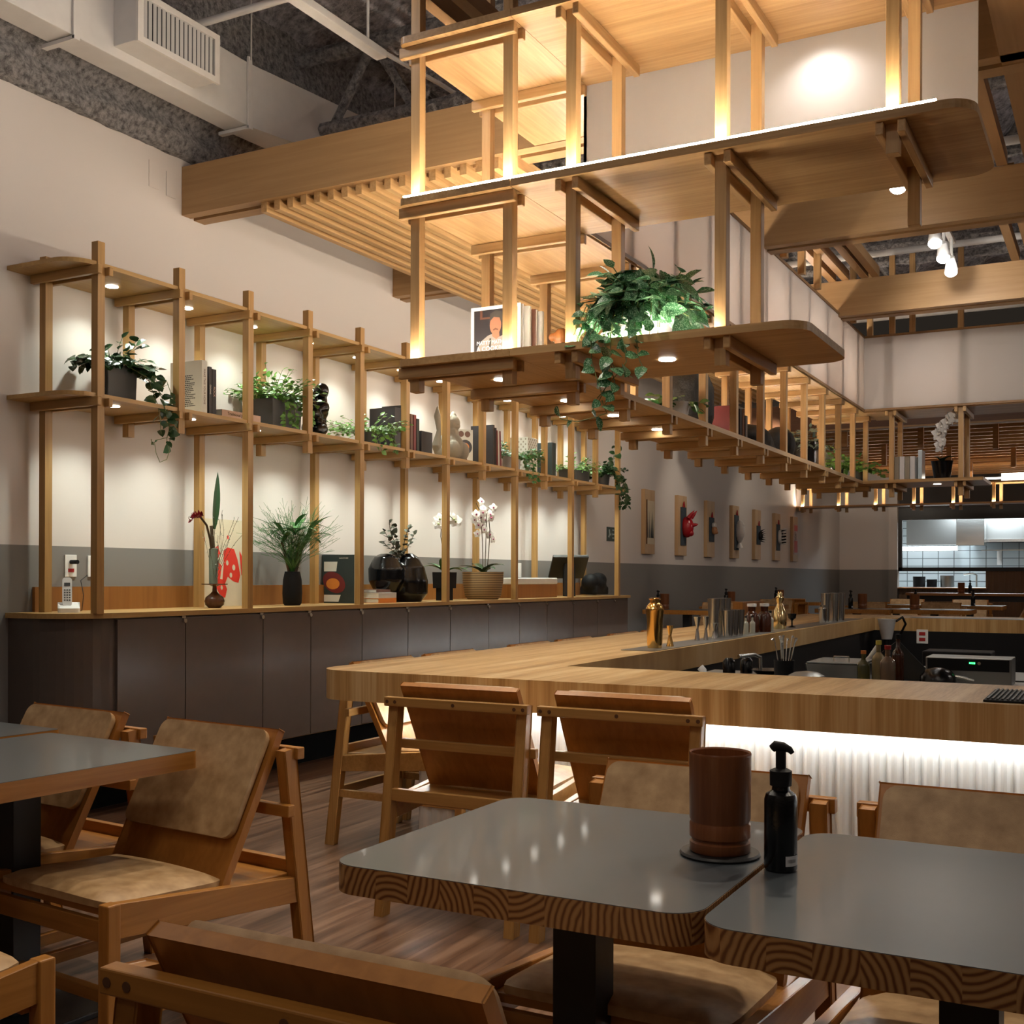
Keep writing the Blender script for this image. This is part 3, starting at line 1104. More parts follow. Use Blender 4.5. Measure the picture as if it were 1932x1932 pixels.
# ------------------------------------------------------------------ bar
bar = thing('bar_counter', 'large pine-topped bar around a sunken black work area with a lit white fluted front', 'bar')
BZ, BT = 0.861, 0.732
BXO, BXI = -3.14, -2.24
YN0, YN1, YF0, YF1 = 4.02, 4.74, 12.1, 12.95
XR = 3.2
bm = BM()
outer = rrect(BXO, XR, YN0, YF1, [0.16, 0.05, 0.05, 0.1], 10)
# C-shaped top as three joined slabs cut at mitres
prism(bm, [p for p in rrect(BXO, XR, YN0, YN1, [0.16, 0, 0, 0], 12)], BT, BZ)
build('near_top', bm, barM, bar)
build('left_top', prism(BM(), [(BXO, YN1), (BXI, YN1), (BXI, YF0), (BXO, YF0)], BT, BZ), barM, bar)
build('far_top', prism(BM(), rrect(BXO, XR, YF0, YF1, [0, 0, 0, 0.1], 8), BT, BZ), barM, bar)


def flutes(x0, y0, x1, y1, z0, z1, nrm, pitch=0.062, depth=0.017):
    bm = BM()
    a, b = Vector((x0, y0, 0)), Vector((x1, y1, 0))
    n = Vector(nrm)
    L = (b - a).length
    cnt = int(L / pitch)
    pts = []
    for i in range(cnt):
        for k in range(6):
            f = k / 6
            pts.append(a.lerp(b, (i + f) / cnt) + n * (depth * abs(math.sin(PI * f)) ** 0.8))
    pts.append(b)
    lo = [bm.verts.new((p.x, p.y, z0)) for p in pts]
    hi = [bm.verts.new((p.x, p.y, z1)) for p in pts]
    for i in range(len(pts) - 1):
        bm.faces.new((lo[i], lo[i + 1], hi[i + 1], hi[i]))
    return bm


build('fluted_front', flutes(-2.82, 4.40, XR, 4.40, 0.02, BT, (0, -1, 0)), corrM, bar)
build('fluted_side', flutes(-2.82, YF1 - 0.3, -2.82, 4.40, 0.02, BT, (-1, 0, 0)), corrM, bar)
build('led_strip', box(BM(), -2.80, XR, 4.345, 4.355, BT - 0.012, BT - 0.001), ledB, bar)
build('led_strip', box(BM(), -2.875, -2.865, 4.35, YF1 - 0.3, BT - 0.012, BT - 0.001), ledB, bar)
bm = BM()
box(bm, -2.81, XR, 4.41, 4.46, 0, BT)
box(bm, -2.81, -2.76, 4.46, YF1 - 0.3, 0, BT)
box(bm, -2.76, XR, YF1 - 0.36, YF1 - 0.3, 0, BT)
box(bm, -2.30, XR, YF0 - 0.04, YF0, 0.0, BT)
box(bm, BXI - 0.05, BXI - 0.01, YN1, YF0, 0, BT)
box(bm, -2.2, XR, YN1 + 0.01, YN1 + 0.03, 0, BT)
build('black_carcass', bm, matblack, bar)
# recessed steel drip channel along the inner edge of the left and far tops
bm = BM()
box(bm, BXI - 0.22, BXI - 0.02, 5.9, 11.6, BZ - 0.002, BZ + 0.004)
box(bm, -1.9, 1.5, YF0 + 0.04, YF0 + 0.3, BZ - 0.002, BZ + 0.004)
build('drip_tray', bm, steelb, bar)

# work benches inside the bar
t = thing('back_bar_bench', 'black refrigerated bench with dark steel top along the far side inside the bar', 'work bench')
build('body', box(BM(), -1.95, XR, 8.1, 8.8, 0, 0.58), matblack, t)
build('worktop', box(BM(), -1.95, XR, 8.08, 8.8, 0.58, 0.605), steelb, t)
t = thing('bar_work_bench', 'steel work bench holding trays and bottles in the middle of the bar', 'work bench')
build('body', box(BM(), -2.1, 0.4, 5.7, 6.5, 0, 0.705), matblack, t)
build('worktop', box(BM(), -2.12, 0.42, 5.66, 6.52, 0.705, 0.725), steelb, t)
WZ = 0.726


# ------------------------------------------------------------------ chairs
def make_chair(h, label, group, seatM=leatherM, wx=chX, wy=chY, wz=chZ, back=chB, name='dining_chair', rung=False):
    t = thing(name, label, 'chair', (0, 0, 0), 0, group)
    for s in (-1, 1):
        x = s * 0.275
        lg = build('leg', obox(BM(), (x, -0.105, 0.0), (x, -0.005, 0.755 + h), 0.035, 0.045, (0, 1, 0.1), 0.003), wz, t)
        lg2 = build('leg', box(BM(), x - 0.02, x + 0.02, 0.585, 0.625, 0, 0.445 + h, 0.004), wz, t)
        # tapering side rail
        bm = BM()
        yz = [(-0.05, 0.30 + h), (0.60, 0.355 + h), (0.60, 0.445 + h), (-0.05, 0.375 + h)]
        xa, xb = (x - 0.014, x + 0.014)
        A = [bm.verts.new((xa, y, z)) for y, z in yz]
        B = [bm.verts.new((xb, y, z)) for y, z in yz]
        bm.faces.new(A)
        bm.faces.new(B[::-1])
        for i in range(4):
            bm.faces.new((A[i], A[(i + 1) % 4], B[(i + 1) % 4], B[i]))
        bmesh.ops.bevel(bm, geom=bm.edges[:], offset=0.002, segments=1, affect='EDGES')
        build('side_rail', bm, wy, t)
        build('stretcher', box(BM(), x - 0.012, x + 0.012, -0.07, 0.60, 0.13 + h * 2, 0.165 + h * 2, 0.002), wy, t)
    bm = box(BM(), -0.305, 0.305, -0.052, -0.022, 0.727 + h, 0.762 + h, 0.003)
    tr = build('top_rail', bm, wx, t)
    for x in (-0.29, -0.255, 0.0, 0.255, 0.29):
        build('wood_plug', lathe(BM(), [(0, -0.0006), (0.007, -0.0006), (0.007, 0.0006), (0, 0.0006)], (x, -0.0525, 0.7445 + h), 12, Matrix.Rotation(PI / 2, 3, 'X')), darkwood, tr)
    build('middle_rail', box(BM(), -0.315, 0.315, -0.002, 0.025, 0.565 + h, 0.60 + h, 0.003), wx, t)
    build('rear_rail', box(BM(), -0.262, 0.262, -0.07, -0.045, 0.375 + h, 0.42 + h, 0.002), wx, t)
    build('front_rail', box(BM(), -0.262, 0.262, 0.565, 0.585, 0.33 + h, 0.385 + h, 0.002), wx, t)
    build('front_stretcher', box(BM(), -0.262, 0.262, 0.50, 0.525, 0.14 + h * 2, 0.175 + h * 2, 0.002), wx, t)
    if rung:
        build('rear_stretcher', box(BM(), -0.262, 0.262, -0.085, -0.06, 0.235, 0.275, 0.002), wx, t)
    # reclined back board
    p0, p1 = Vector((0, 0.215, 0.375 + h)), Vector((0, -0.012, 0.81 + h))
    bk = build('backboard', obox(BM(), p0, p1, 0.50, 0.02, (0, 1, 0.5), 0.003), back, t)
    ax = (p1 - p0).normalized()
    nr = Vector((0, ax.z, -ax.y))
    a, b = p0.lerp(p1, 0.30) + nr * 0.024, p0.lerp(p1, 0.975) + nr * 0.024
    bm = BM()
    hl = (b - a).length / 2
    lay = [(0.0, -0.013), (0.0, 0.0), (0.002, 0.006), (0.006, 0.011), (0.013, 0.0145), (0.03, 0.016)]
    loops = []
    for ins, zz in lay:
        loops.append([bm.verts.new((x, y, zz)) for x, y in rrect(-0.236 + ins, 0.236 - ins, -hl + ins, hl - ins, max(0.004, 0.032 - ins * .7), 5)])
    for l0, l1 in zip(loops[:-1], loops[1:]):
        for i in range(len(l0)):
            j = (i + 1) % len(l0)
            bm.faces.new((l0[i], l0[j], l1[j], l1[i]))
    bm.faces.new(loops[0][::-1])
    bm.faces.new(loops[-1])
    mt = Matrix((Vector((1, 0, 0)), ax, Vector((1, 0, 0)).cross(ax))).transposed().to_4x4()
    mt.translation = (a + b) / 2
    bm.transform(mt)
    build('back_pad', bm, seatM, t, True)
    # seat board and cushion
    build('seat', obox(BM(), (0, -0.04, 0.395 + h - 0.02), (0, 0.575, 0.425 + h - 0.02), 0.515, 0.02, (0, 0, 1), 0.003), wx, t)
    bm = BM()
    nxg, nyg = 10, 10
    top, bot = {}, {}
    pts = {}
    for i in range(nxg + 1):
        for j in range(nyg + 1):
            fx, fy = i / nxg * 2 - 1, j / nyg * 2 - 1
            # superellipse-ish outline
            k = 1 - 0.06 * (abs(fx) ** 6) * (abs(fy) ** 6)
            xx, yv = 0.245 * fx * k, 0.39 + 0.20 * fy * k
            edge = max(abs(fx), abs(fy))
            zz = 0.395 + 0.035 * (yv / 0.575) + h
            crown = 0.036 * (1 - 0.25 * fx * fx) * (1 if edge < 0.99 else 0.45)
            top[i, j] = bm.verts.new((xx, yv, zz + crown - 0.008))
            if edge > 0.99:
                bot[i, j] = bm.verts.new((xx, yv, zz - 0.012))
    for i in range(nxg):
        for j in range(nyg):
            bm.faces.new((top[i, j], top[i + 1, j], top[i + 1, j + 1], top[i, j + 1]))
    ring = [(i, 0) for i in range(nxg)] + [(nxg, j) for j in range(nyg)] + [(i, nyg) for i in range(nxg, 0, -1)] + [(0, j) for j in range(nyg, 0, -1)]
    for q in range(len(ring)):
        a_, b_2 = ring[q], ring[(q + 1) % len(ring)]
        bm.faces.new((top[a_], top[b_2], bot[b_2], bot[a_]))
    bm.faces.new([bot[q] for q in ring])
    sc_ = build('seat_cushion', bm, seatM, t, True)
    return t


tb = make_chair(0.0, 'tan leather dining chair facing the camera behind the middle grey table', None)
tb.location = (-0.885, 2.64, 0)
tb.rotation_euler = (0, 0, PI)
bb = make_chair(0.05, 'bar chair with its wooden back to the camera, left one at the bar front', None, leatherM, bch, bch, bchZ, chB, 'bar_chair', True)
bb.location = (-2.17, 3.66, 0)
T = lambda src, x, y, a, lb, g=None: dup(src, loc=(x, y, 0), rz=R(a), label=lb, **({'group': g} if g else {}))
T(tb, -0.225, 2.63, 180, 'tan leather dining chair facing the camera behind the right-hand grey table')
T(tb, -2.45, 2.69, 174, 'tan leather dining chair at left, its whole backrest in view beside the table corner')
T(tb, -3.17, 2.77, 174, 'tan leather dining chair at far left behind the left grey table')
T(tb, -0.865, 1.11, 0, 'dining chair cut off at the bottom edge, its wooden back rail nearest the camera')
T(tb, -2.39, 1.13, -6, 'dining chair whose seat corner shows in the bottom left corner')
T(bb, -1.52, 3.66, 0, 'bar chair with its wooden back to the camera, right one at the bar front')
side_y = [4.66, 5.29, 6.23, 6.87, 7.72, 8.36]
side_l = ['bar chair at the corner of the bar seen from its left side', 'bar chair whose back edge just shows over the bar, second along the left side',
          'bar chair whose back edge just shows over the bar, third along the left side', 'bar chair whose back edge just shows over the bar, fourth along the left side',
          'bar chair almost hidden behind the left side of the bar, fifth along it', 'bar chair almost hidden behind the left side of the bar, sixth along it']
for y, lb in zip(side_y, side_l):
    T(bb, -3.20, y, -90, lb)


# ------------------------------------------------------------------ tables
def make_table(label, w=0.70, dd=0.72, h=0.75, edge=endM, name='dining_table', r=0.06):
    t = thing(name, label, 'table')
    bm = prism(BM(), rrect(-w / 2, w / 2, -dd / 2, dd / 2, r, 8), h - 0.052, h - 0.0012)
    build('tabletop', bm, edge, t)
    q = build('laminate_surface', prism(BM(), rrect(-w / 2 + 0.0008, w / 2 - 0.0008, -dd / 2 + 0.0008, dd / 2 - 0.0008, r, 8), h - 0.0012, h), topM, t)
    q['label'] = 'smooth grey laminate surface'
    build('pedestal', box(BM(), -0.045, 0.045, -0.045, 0.045, 0.02, h - 0.052, 0.002), blackM, t)
    build('base_plate', box(BM(), -0.20, 0.20, -0.20, 0.20, 0.0, 0.02, 0.004), blackM, t)
    return t


t1 = make_table('grey-topped table with end-grain edge in the middle foreground')
t1.location = (-0.925, 2.035, 0)
t2 = dup(t1, loc=(-0.215, 2.0, 0), label='grey-topped table with end-grain edge cut off by the right side of the photo')
t0 = make_table('grey-topped table with straight-grained edge at the left', 0.70, 0.72, 0.75, chY, r=0.02)
t0.location = (-2.80, 2.235, 0)
t0.rotation_euler = (0, 0, R(-4))
t3 = dup(t0, loc=(-3.535, 2.36, 0), rz=R(-4), label='grey-topped table just entering the left edge, pushed against the left table')

# cup, pump bottle, coaster
build_c = tag(build('coaster', lathe(BM(), [(0, 0), (0.072, 0), (0.075, 0.004), (0.072, 0.008), (0, 0.008)], (-0.664, 2.075, 0.7502), 40), blackM, None, True), 'round black coaster under the brown wooden cup', 'coaster')
prof = [(0, 0), (0.054, 0), (0.0565, 0.004), (0.056, 0.018), (0.0525, 0.021), (0.0525, 0.024), (0.0565, 0.028), (0.0565, 0.052), (0.0545, 0.055), (0.0545, 0.057), (0.0565, 0.061),
        (0.0575, 0.178), (0.058, 0.182), (0.0565, 0.185), (0.054, 0.182), (0.052, 0.02), (0, 0.015)]
tag(build('wooden_cup', lathe(BM(), prof, (-0.664, 2.075, 0.7586), 48), bamboo, None, True), 'tall brown wooden cup on the joint of the two foreground tables', 'cup')


def pump_bottle(label, s=1.0, lab=True, group=None):
    t = thing('pump_bottle', label, 'bottle', (0, 0, 0), 0, group)
    build('bottle_body', lathe(BM(), [(0, 0), (0.026, 0), (0.029, 0.004), (0.029, 0.125), (0.026, 0.135), (0.016, 0.142), (0.015, 0.150), (0, 0.150)], (0, 0, 0), 28), blackgloss if lab else matblack, t, True)
    build('collar', lathe(BM(), [(0, 0.150), (0.019, 0.150), (0.0195, 0.176), (0.012, 0.180), (0, 0.180)], (0, 0, 0), 24), matblack, t, True)
    bm = BM()
    lathe(bm, [(0, 0.18), (0.009, 0.18), (0.009, 0.212), (0, 0.212)], (0, 0, 0), 16)
    tube(bm, [(-0.016, 0, 0.214), (-0.010, 0, 0.219), (0.004, 0, 0.2185), (0.016, 0, 0.214), (0.021, 0, 0.208)], [0.007, 0.0095, 0.0085, 0.006, 0.004], 12)
    build('pump_head', bm, matblack, t, True)
    return t


pb = pump_bottle('black pump bottle with small grey label beside the brown cup')
pb.location = (-0.535, 2.02, 0.7505)
bm = BM()
for k in range(9):
    a0, a1 = R(-58 + k * 8), R(-58 + (k + 1) * 8)
    v = [bm.verts.new((0.0294 * math.cos(a), 0.0294 * math.sin(a), z)) for a, z in ((a0, 0.012), (a1, 0.012), (a1, 0.030), (a0, 0.030))]
    bm.faces.new(v)
lbq = build('paper_label', bm, cardb, pb)
bm = BM()
# tiny printed letters
for k, (a, w_) in enumerate([(-50, 4), (-43, 2), (-38, 2.5), (-33, 3), (-27, 3), (-20, 3)]):
    for seg_ in range(2):
        a0, a1 = R(a + seg_ * w_), R(a + seg_ * w_ + 1.1)
        v = [bm.verts.new((0.02955 * math.cos(q), 0.02955 * math.sin(q), z)) for q, z in ((a0, 0.018), (a1, 0.018), (a1, 0.024), (a0, 0.024))]
        bm.faces.new(v)
build('lettering', bm, bink, lbq)


# ------------------------------------------------------------------ plants
def rnd(a, b):
    return random.uniform(a, b)


def sprig(bs, bl, p, direc, L, leaf, n=6, droop=0.6, shape='heart', wr=0.75, st=0.0016, cup=0.15):
    """one stem with leaves on alternating sides"""
    t = Vector(direc).normalized()
    side = t.cross(Vector((0, 0, 1)))
    side = side.normalized() if side.length > 1e-3 else Vector((1, 0, 0))
    pts = [Vector(p)]
    for i in range(n):
        t = (t + Vector((rnd(-.12, .12), rnd(-.12, .12), -droop / n + rnd(-.05, .05)))).normalized()
        pts.append(pts[-1] + t * (L / n))
    if bs is not None:
        tube(bs, pts, st, 5)
    for i in range(1, n + 1):
        q = pts[i]
        sd = side * (1 if i % 2 else -1)
        dd = (t * 0.5 + sd * rnd(.5, 1) + Vector((rnd(-.4, .4), rnd(-.4, .4), rnd(-.2, .5))))
        sz = leaf * rnd(.7, 1.15)
        blade(bl, q, dd, sz, sz * wr, (rnd(-.5, .9), rnd(-1, .2), 1), rnd(.2, .8), 4, shape, cup)


def trail(bs, bl, pts, leaf, step, shape='heart', wr=0.8, st=0.002):
    P = [Vector(p) for p in pts]
    fine = []
    for a, b in zip(P[:-1], P[1:]):
        m = max(2, int((b - a).length / 0.02))
        for k in range(m):
            fine.append(a.lerp(b, k / m) + Vector((rnd(-.003, .003), rnd(-.003, .003), 0)))
    fine.append(P[-1])
    tube(bs, fine, st, 5)
    acc = 0
    for a, b in zip(fine[:-1], fine[1:]):
        acc += (b - a).length
        if acc > step:
            acc = 0
            dd = Vector((rnd(-.7, 1), rnd(-1, .7), rnd(-.6, .3)))
            s_ = leaf * rnd(.7, 1.2)
            blade(bl, b, dd, s_, s_ * wr, (rnd(0, 1), rnd(-1, 0), .5), rnd(.3, 1), 4, shape)


def bush(c, rx, ry, h, n, leaf, L, down=0.5, shape='heart', wr=0.75, up=1.0, nl=6):
    bs, bl = BM(), BM()
    for i in range(n):
        a = rnd(0, 2 * PI)
        k = rnd(0, 1) ** 0.5
        p = (c[0] + rx * 0.4 * k * math.cos(a), c[1] + ry * 0.4 * k * math.sin(a), c[2])
        dd = Vector((math.cos(a) * rx, math.sin(a) * ry, 0)) * k * 2.0 + Vector((0, 0, h * up * rnd(.5, 1.2)))
        sprig(bs, bl, p, dd, L * rnd(.6, 1.1), leaf, nl, down, shape, wr)
    return bs, bl


def planter(name, label, loc, potbm, potmat, foliage, stem, leafmat, cat='plant', soilr=None, stemmat=stemM):
    t = thing(name, label, cat, loc)
    if potbm is not None:
        p = build('pot', potbm, potmat, t, True)
    build('stems', stem, stemmat, t)
    build('foliage', foliage, leafmat, t, False)
    if soilr:
        build('soil', lathe(BM(), [(0, soilr[1] - .004), (soilr[0], soilr[1] - .004), (soilr[0], soilr[1]), (0, soilr[1])], (0, 0, 0), 20), soil, t)
    return t


def rectpot(wx, wy, h, r=0.012):
    bm = BM()
    poly = rrect(-wx / 2, wx / 2, -wy / 2, wy / 2, r, 4)
    inner = rrect(-wx / 2 + .008, wx / 2 - .008, -wy / 2 + .008, wy / 2 - .008, r * .7, 4)
    lo = [bm.verts.new((x * .94, y * .94, 0)) for x, y in poly]
    hi = [bm.verts.new((x, y, h)) for x, y in poly]
    ih = [bm.verts.new((x, y, h)) for x, y in inner]
    il = [bm.verts.new((x, y, h - .02)) for x, y in inner]
    n = len(poly)
    bm.faces.new(lo[::-1])
    bm.faces.new(il)
    for i in range(n):
        j = (i + 1) % n
        bm.faces.new((lo[i], lo[j], hi[j], hi[i]))
        bm.faces.new((hi[i], hi[j], ih[j], ih[i]))
        bm.faces.new((ih[i], ih[j], il[j], il[i]))
    return bm


ZS = 2.2085   # shelf surface on the wall unit
ZC = 1.0725   # counter surface
# 1 trailing plant at the near end of the shelf
bs, bl = bush((0, 0, .20), .15, .20, .13, 60, .07, .17, .7, 'heart', .7, 1.3, 5)
for k, pts in enumerate([[(.06, .05, .22), (.16, .12, .18), (.21, .16, .0), (.22, .19, -.12), (.22, .17, -.2)],
                         [(.06, .10, .22), (.17, .22, .14), (.20, .25, .02), (.21, .24, -.1)], [(.05, .0, .22), (.17, .08, .14), (.20, .13, -.02), (.21, .14, -.16)],
                         [(.05, .1, .22), (.19, .17, .05), (.215, .2, -.08), (.22, .19, -.22)],
                         [(.05, -.05, .21), (.1, -.16, .18), (.12, -.2, .06)]]):
    trail(bs, bl, pts, .066, .026, 'heart', .75)
trail(bs, bl, [(.22, .17, -.18), (.22, .10, -.20), (.22, .06, -.23), (.225, .05, -.20)], .04, .06, 'leaf', .4)
tube(bs, [(.22, .17, -.2), (.22, .19, -.25), (.22, .17, -.30), (.22, .12, -.32), (.22, .09, -.27), (.22, .08, -.22)], .002, 5)
planter('trailing_pothos', 'dark trailing plant spilling over the near end of the wall shelf', (-4.87, 4.50, ZS), rectpot(.13, .22, .22), potgrey, bl, bs, leafD)


# books
def book(label, x0, x1, y0, y1, z0, h, cover, group=None, spine='x', tilt=0, cat='book'):
    """spine='x': spine faces +x (the room); pages inside a cover"""
    t = thing('book', label, cat, ((x0 + x1) / 2, (y0 + y1) / 2, z0), 0, group)
    wx, wy = x1 - x0, y1 - y0
    if tilt:
        t.rotation_euler = (tilt, 0, 0)
    bm = BM()
    c = min(.003, wy * .12)
    if spine == 'x':
        box(bm, -wx / 2, wx / 2, -wy / 2, -wy / 2 + c, 0, h)
        box(bm, -wx / 2, wx / 2, wy / 2 - c, wy / 2, 0, h)
        box(bm, wx / 2 - c, wx / 2, -wy / 2 + c, wy / 2 - c, 0, h)
        build('cover', bm, cover, t)
        build('pages', box(BM(), -wx / 2 + .004, wx / 2 - c, -wy / 2 + c, wy / 2 - c, .003, h - .003), paper, t)
    elif spine == 'flat':
        box(bm, -wx / 2, wx / 2, -wy / 2, wy / 2, 0, c)
        box(bm, -wx / 2, wx / 2, -wy / 2, wy / 2, h - c, h)
        box(bm, wx / 2 - c, wx / 2, -wy / 2, wy / 2, c, h - c)
        build('cover', bm, cover, t)
        build('pages', box(BM(), -wx / 2 + .004, wx / 2 - c, -wy / 2 + .004, wy / 2 - .004, c, h - c), paper, t)
    return t


b = book('tall off-white book with dense black lines printed on its cover, beside the trailing plant', -5.05, -4.80, 5.10, 5.145, ZS, .335, bwhite)
bm = BM()
random.seed(3)
for k in range(17):
    z = .245 - k * .0112
    x = -.005 - rnd(0, .01)
    x_end = .05 + rnd(-.022, .02)
    while x < x_end:
        w = rnd(.006, .016)
        box(bm, x, min(x + w, x_end + .004), -.0232, -.0225, z, z + .006)
        x += w + .003
build('lettering', bm, bink, b)
mw = facing((.1252, 0, .18), (1, 0, 0), (0, 0, 1), PI / 2 * -1)
words('MAKE THIS YOUR HOME', .019, bbrown, b, mw)
b = book('dark book standing right beside the tall off-white book', -5.02, -4.80, 5.16, 5.184, ZS, .305, bdark)
words('COOKING', .012, bwhite, b, facing((.1105, 0, .17), (1, 0, 0), (0, 0, 1), -PI / 2))
b = book('slightly shorter dark book with pale spine title, next to the flat pink book', -5.02, -4.80, 5.188, 5.222, ZS, .295, bdark)
words('ROCK', .022, bpink, b, facing((.1105, 0, .16), (1, 0, 0), (0, 0, 1), -PI / 2))
b = book('pale pink book lying flat with its spine to the room', -5.0, -4.78, 5.25, 5.60, ZS, .062, bpink, None, 'flat')
words('Traditional Japanese', .026, bink, b, facing((.1106, -.02, .042), (1, 0, 0)))
words('house design', .018, bink, b, facing((.1106, -.06, .018), (1, 0, 0)))

# 2 leafy planter
random.seed(11)
bs, bl = bush((0, 0, .19), .20, .24, .20, 125, .040, .24, .4, 'heart', .8, 1.2, 6)
for k in range(9):
    y = rnd(-.12, .16)
    trail(bs, bl, [(.1, y, .21), (.17, y + rnd(-.03, .05), .17), (.175, y + rnd(-.02, .08), .03 + rnd(-.02, .05))], .036, .02)
planter('leafy_planter', 'bright green bushy plant in a dark rectangular trough on the wall shelf', (-4.90, 5.88, ZS), rectpot(.22, .30, .20), potgrey, bl, bs, leafG)
bm = BM()
for k in range(26):
    a = rnd(0, 2 * PI)
    ball(bm, (.06 * math.cos(a) * rnd(.3, 1), .07 * math.sin(a) * rnd(.3, 1), rnd(.05, .33)), rnd(.03, .055), 10)
ob = build('sculpture', bm, blackgloss, None, True, (-4.86, 6.26, ZS - .005))
remesh(ob, .008, 3)
tag(ob, 'knobbly glossy black sculpture behind the bright green bushy plant', 'sculpture')

# 3 loose light plant
random.seed(5)
bs, bl = bush((0, 0, .10), .24, .26, .20, 60, .040, .25, .5, 'heart', .72, 1.0, 6)
for k in range(8):
    y = rnd(-.22, .2)
    trail(bs, bl, [(.05, y * .4, .12), (.15, y, .12), (.19, y + .02, .02), (.2, y + .03, -.05)], .04, .028)
planter('light_green_plant', 'loose light green plant spreading both ways on the wall shelf, before the black books', (-4.86, 6.86, ZS), lathe(BM(), [(0, 0), (.06, 0), (.075, .11), (.068, .11), (.065, .08), (0, .08)], (0, 0, 0), 20), potgrey, bl, bs, leafG)
book('large black book standing behind the loose light green plant', -5.05, -4.82, 7.16, 7.24, ZS, .33, bdark)
bk4 = [(7.28, .05, .36, bdark, 'tallest black book right of the loose light green plant'), (7.345, .035, .30, bbrown, 'brown-spined book beside the tallest black book'),
       (7.39, .035, .30, bred, 'dark red-brown book in the row before the clay statue'), (7.435, .035, .275, bgreen, 'dark teal book in the row before the clay statue')]
for y, w, h, m, lb in bk4:
    book(lb, -5.02, -4.80, y, y + w, ZS, h, m)
tag(build('black_box', box(BM(), -4.98, -4.80, 7.50, 7.66, ZS, ZS + .19, .003), bdark), 'small black box between the book row and the clay statue', 'box')

# clay statue
bm = BM()
ball(bm, (0, 0, .12), .12, 18, (.9, 1, 1.05))
ball(bm, (.07, -.07, .09), .06, 14, (1, 1, 1.3))
ball(bm, (.07, .07, .09), .06, 14, (1, 1, 1.3))
ball(bm, (0, 0, .23), .075, 16, (.95, .95, 1))
ball(bm, (.01, 0, .315), .075, 16, (.95, 1.0, .95))
ball(bm, (.06, .0, .29), .03, 12)
lathe(bm, [(.035, .355), (.028, .40), (.012, .445), (0, .46)], (0, -.045, 0), 12)
lathe(bm, [(.028, .365), (.022, .40), (0, .425)], (0, .04, 0), 12)
ball(bm, (0, .065, .385), .018, 10)
tube(bm, [(-.03, -.12, .02), (-.03, -.17, .12), (-.02, -.15, .24), (-.03, -.16, .36), (-.03, -.155, .44)], [.03, .04, .018, .028, .006], 10)
ball(bm, (0, -.12, .06), .06, 12)
ob = build('animal_statue', bm, stone, None, False, (-4.87, 8.05, ZS))
remesh(ob, .006, 1)
tag(ob, 'grey clay animal statue with pointed ears on the wall shelf', 'statue')
# cookbook with round pictures
t = thing('picture_cookbook', 'pale cookbook with round food pictures on its cover behind the clay statue', 'book', (-4.98, 8.36, ZS), R(-35 + 90))
build('cover', box(BM(), -.13, .13, -.012, .012, 0, .31), bwhite, t)
bm = BM()
Rx = Matrix.Rotation(PI / 2, 3, 'X')
for x, z, r_ in [(-.10, .27, .026), (-.04, .27, .026), (.02, .27, .026), (.08, .27, .026), (-.02, .045, .03), (.05, .045, .03)]:
    lathe(bm, [(0, 0), (r_, 0), (r_, .001), (0, .001)], (x, -.0122, z), 18, Rx)
build('food_pictures', bm, bbrown, t)
build('plate_picture', lathe(BM(), [(0, 0), (.062, 0), (.062, .0012), (0, .0012)], (.06, -.0122, .16), 26, Rx), bdark, t)
build('food_centre', lathe(BM(), [(0, 0), (.035, 0), (.035, .0012), (0, .0012)], (.06, -.0135, .16), 22, Rx), borange, t)
for i, (y, w, h, m, tl, lb) in enumerate([(8.64, .03, .37, bdark, 0, 'tall black book first in the leaning row after the picture cookbook'), (8.675, .03, .35, bdark, 0, 'second black book in the leaning row after the picture cookbook'),
                                         (8.71, .025, .33, bred, .03, 'red book leaning in the middle of the row'), (8.74, .025, .33, bwhite, .04, 'thin pale book leaning between two red ones'),
                                         (8.77, .03, .33, bred, .06, 'last red book leaning at the end of the row')]):
    book(lb, -5.02, -4.80, y, y + w, ZS, h, m, None, 'x', tl)
random.seed(21)
bs, bl = bush((0, 0, .14), .2, .26, .2, 70, .040, .24, .7, 'heart', .75, 1.1, 6)
for k in range(9):
    y = rnd(-.1, .22)
    trail(bs, bl, [(.05, y * .6, .16), (.15, y, .12), (.19, y, .0), (.2, y, -.08)], .04, .022)
planter('bushy_green_plant', 'bushy mid-green plant spilling off the wall shelf in front of a patterned box', (-4.87, 9.12, ZS), lathe(BM(), [(0, 0), (.07, 0), (.085, .15), (.078, .15), (.075, .12), (0, .12)], (0, 0, 0), 20), potwhite, bl, bs, leafM_)
t = thing('patterned_box', 'tall pale box with a fine pattern behind the bushy mid-green plant', 'box', (-4.98, 9.55, ZS))
build('box_body', box(BM(), -.13, .1, -.1, .1, 0, .36, .003), bwhite, t)
bm = BM()
for i in range(9):
    for j in range(14):
        if (i + j) % 2:
            box(bm, .1, .1008, -.09 + i * .02, -.078 + i * .02, .02 + j * .024, .036 + j * .024)
            box(bm, -.12 + i * .024, -.108 + i * .024, -.1008, -.1, .02 + j * .024, .036 + j * .024)
build('printed_pattern', bm, stone, t)
for y, lb in ((9.80, 'dark teal book right after the patterned box'), (9.845, 'black-teal book second after the patterned box')):
    book(lb, -5.02, -4.80, y, y + .04, ZS, .34, bgreen)
random.seed(31)
bs, bl = bush((0, 0, .12), .2, .26, .16, 60, .045, .22, .5, 'leaf', .5, 1.2, 6)
planter('herb_planter', 'low bright green herb plant in a dark trough, far along the wall shelf', (-4.87, 10.45, ZS), rectpot(.2, .34, .13), potgrey, bl, bs, leafG)
random.seed(41)
bs, bl = bush((0, 0, .14), .16, .2, .18, 40, .07, .2, .8, 'heart', .75, 1.1, 5)
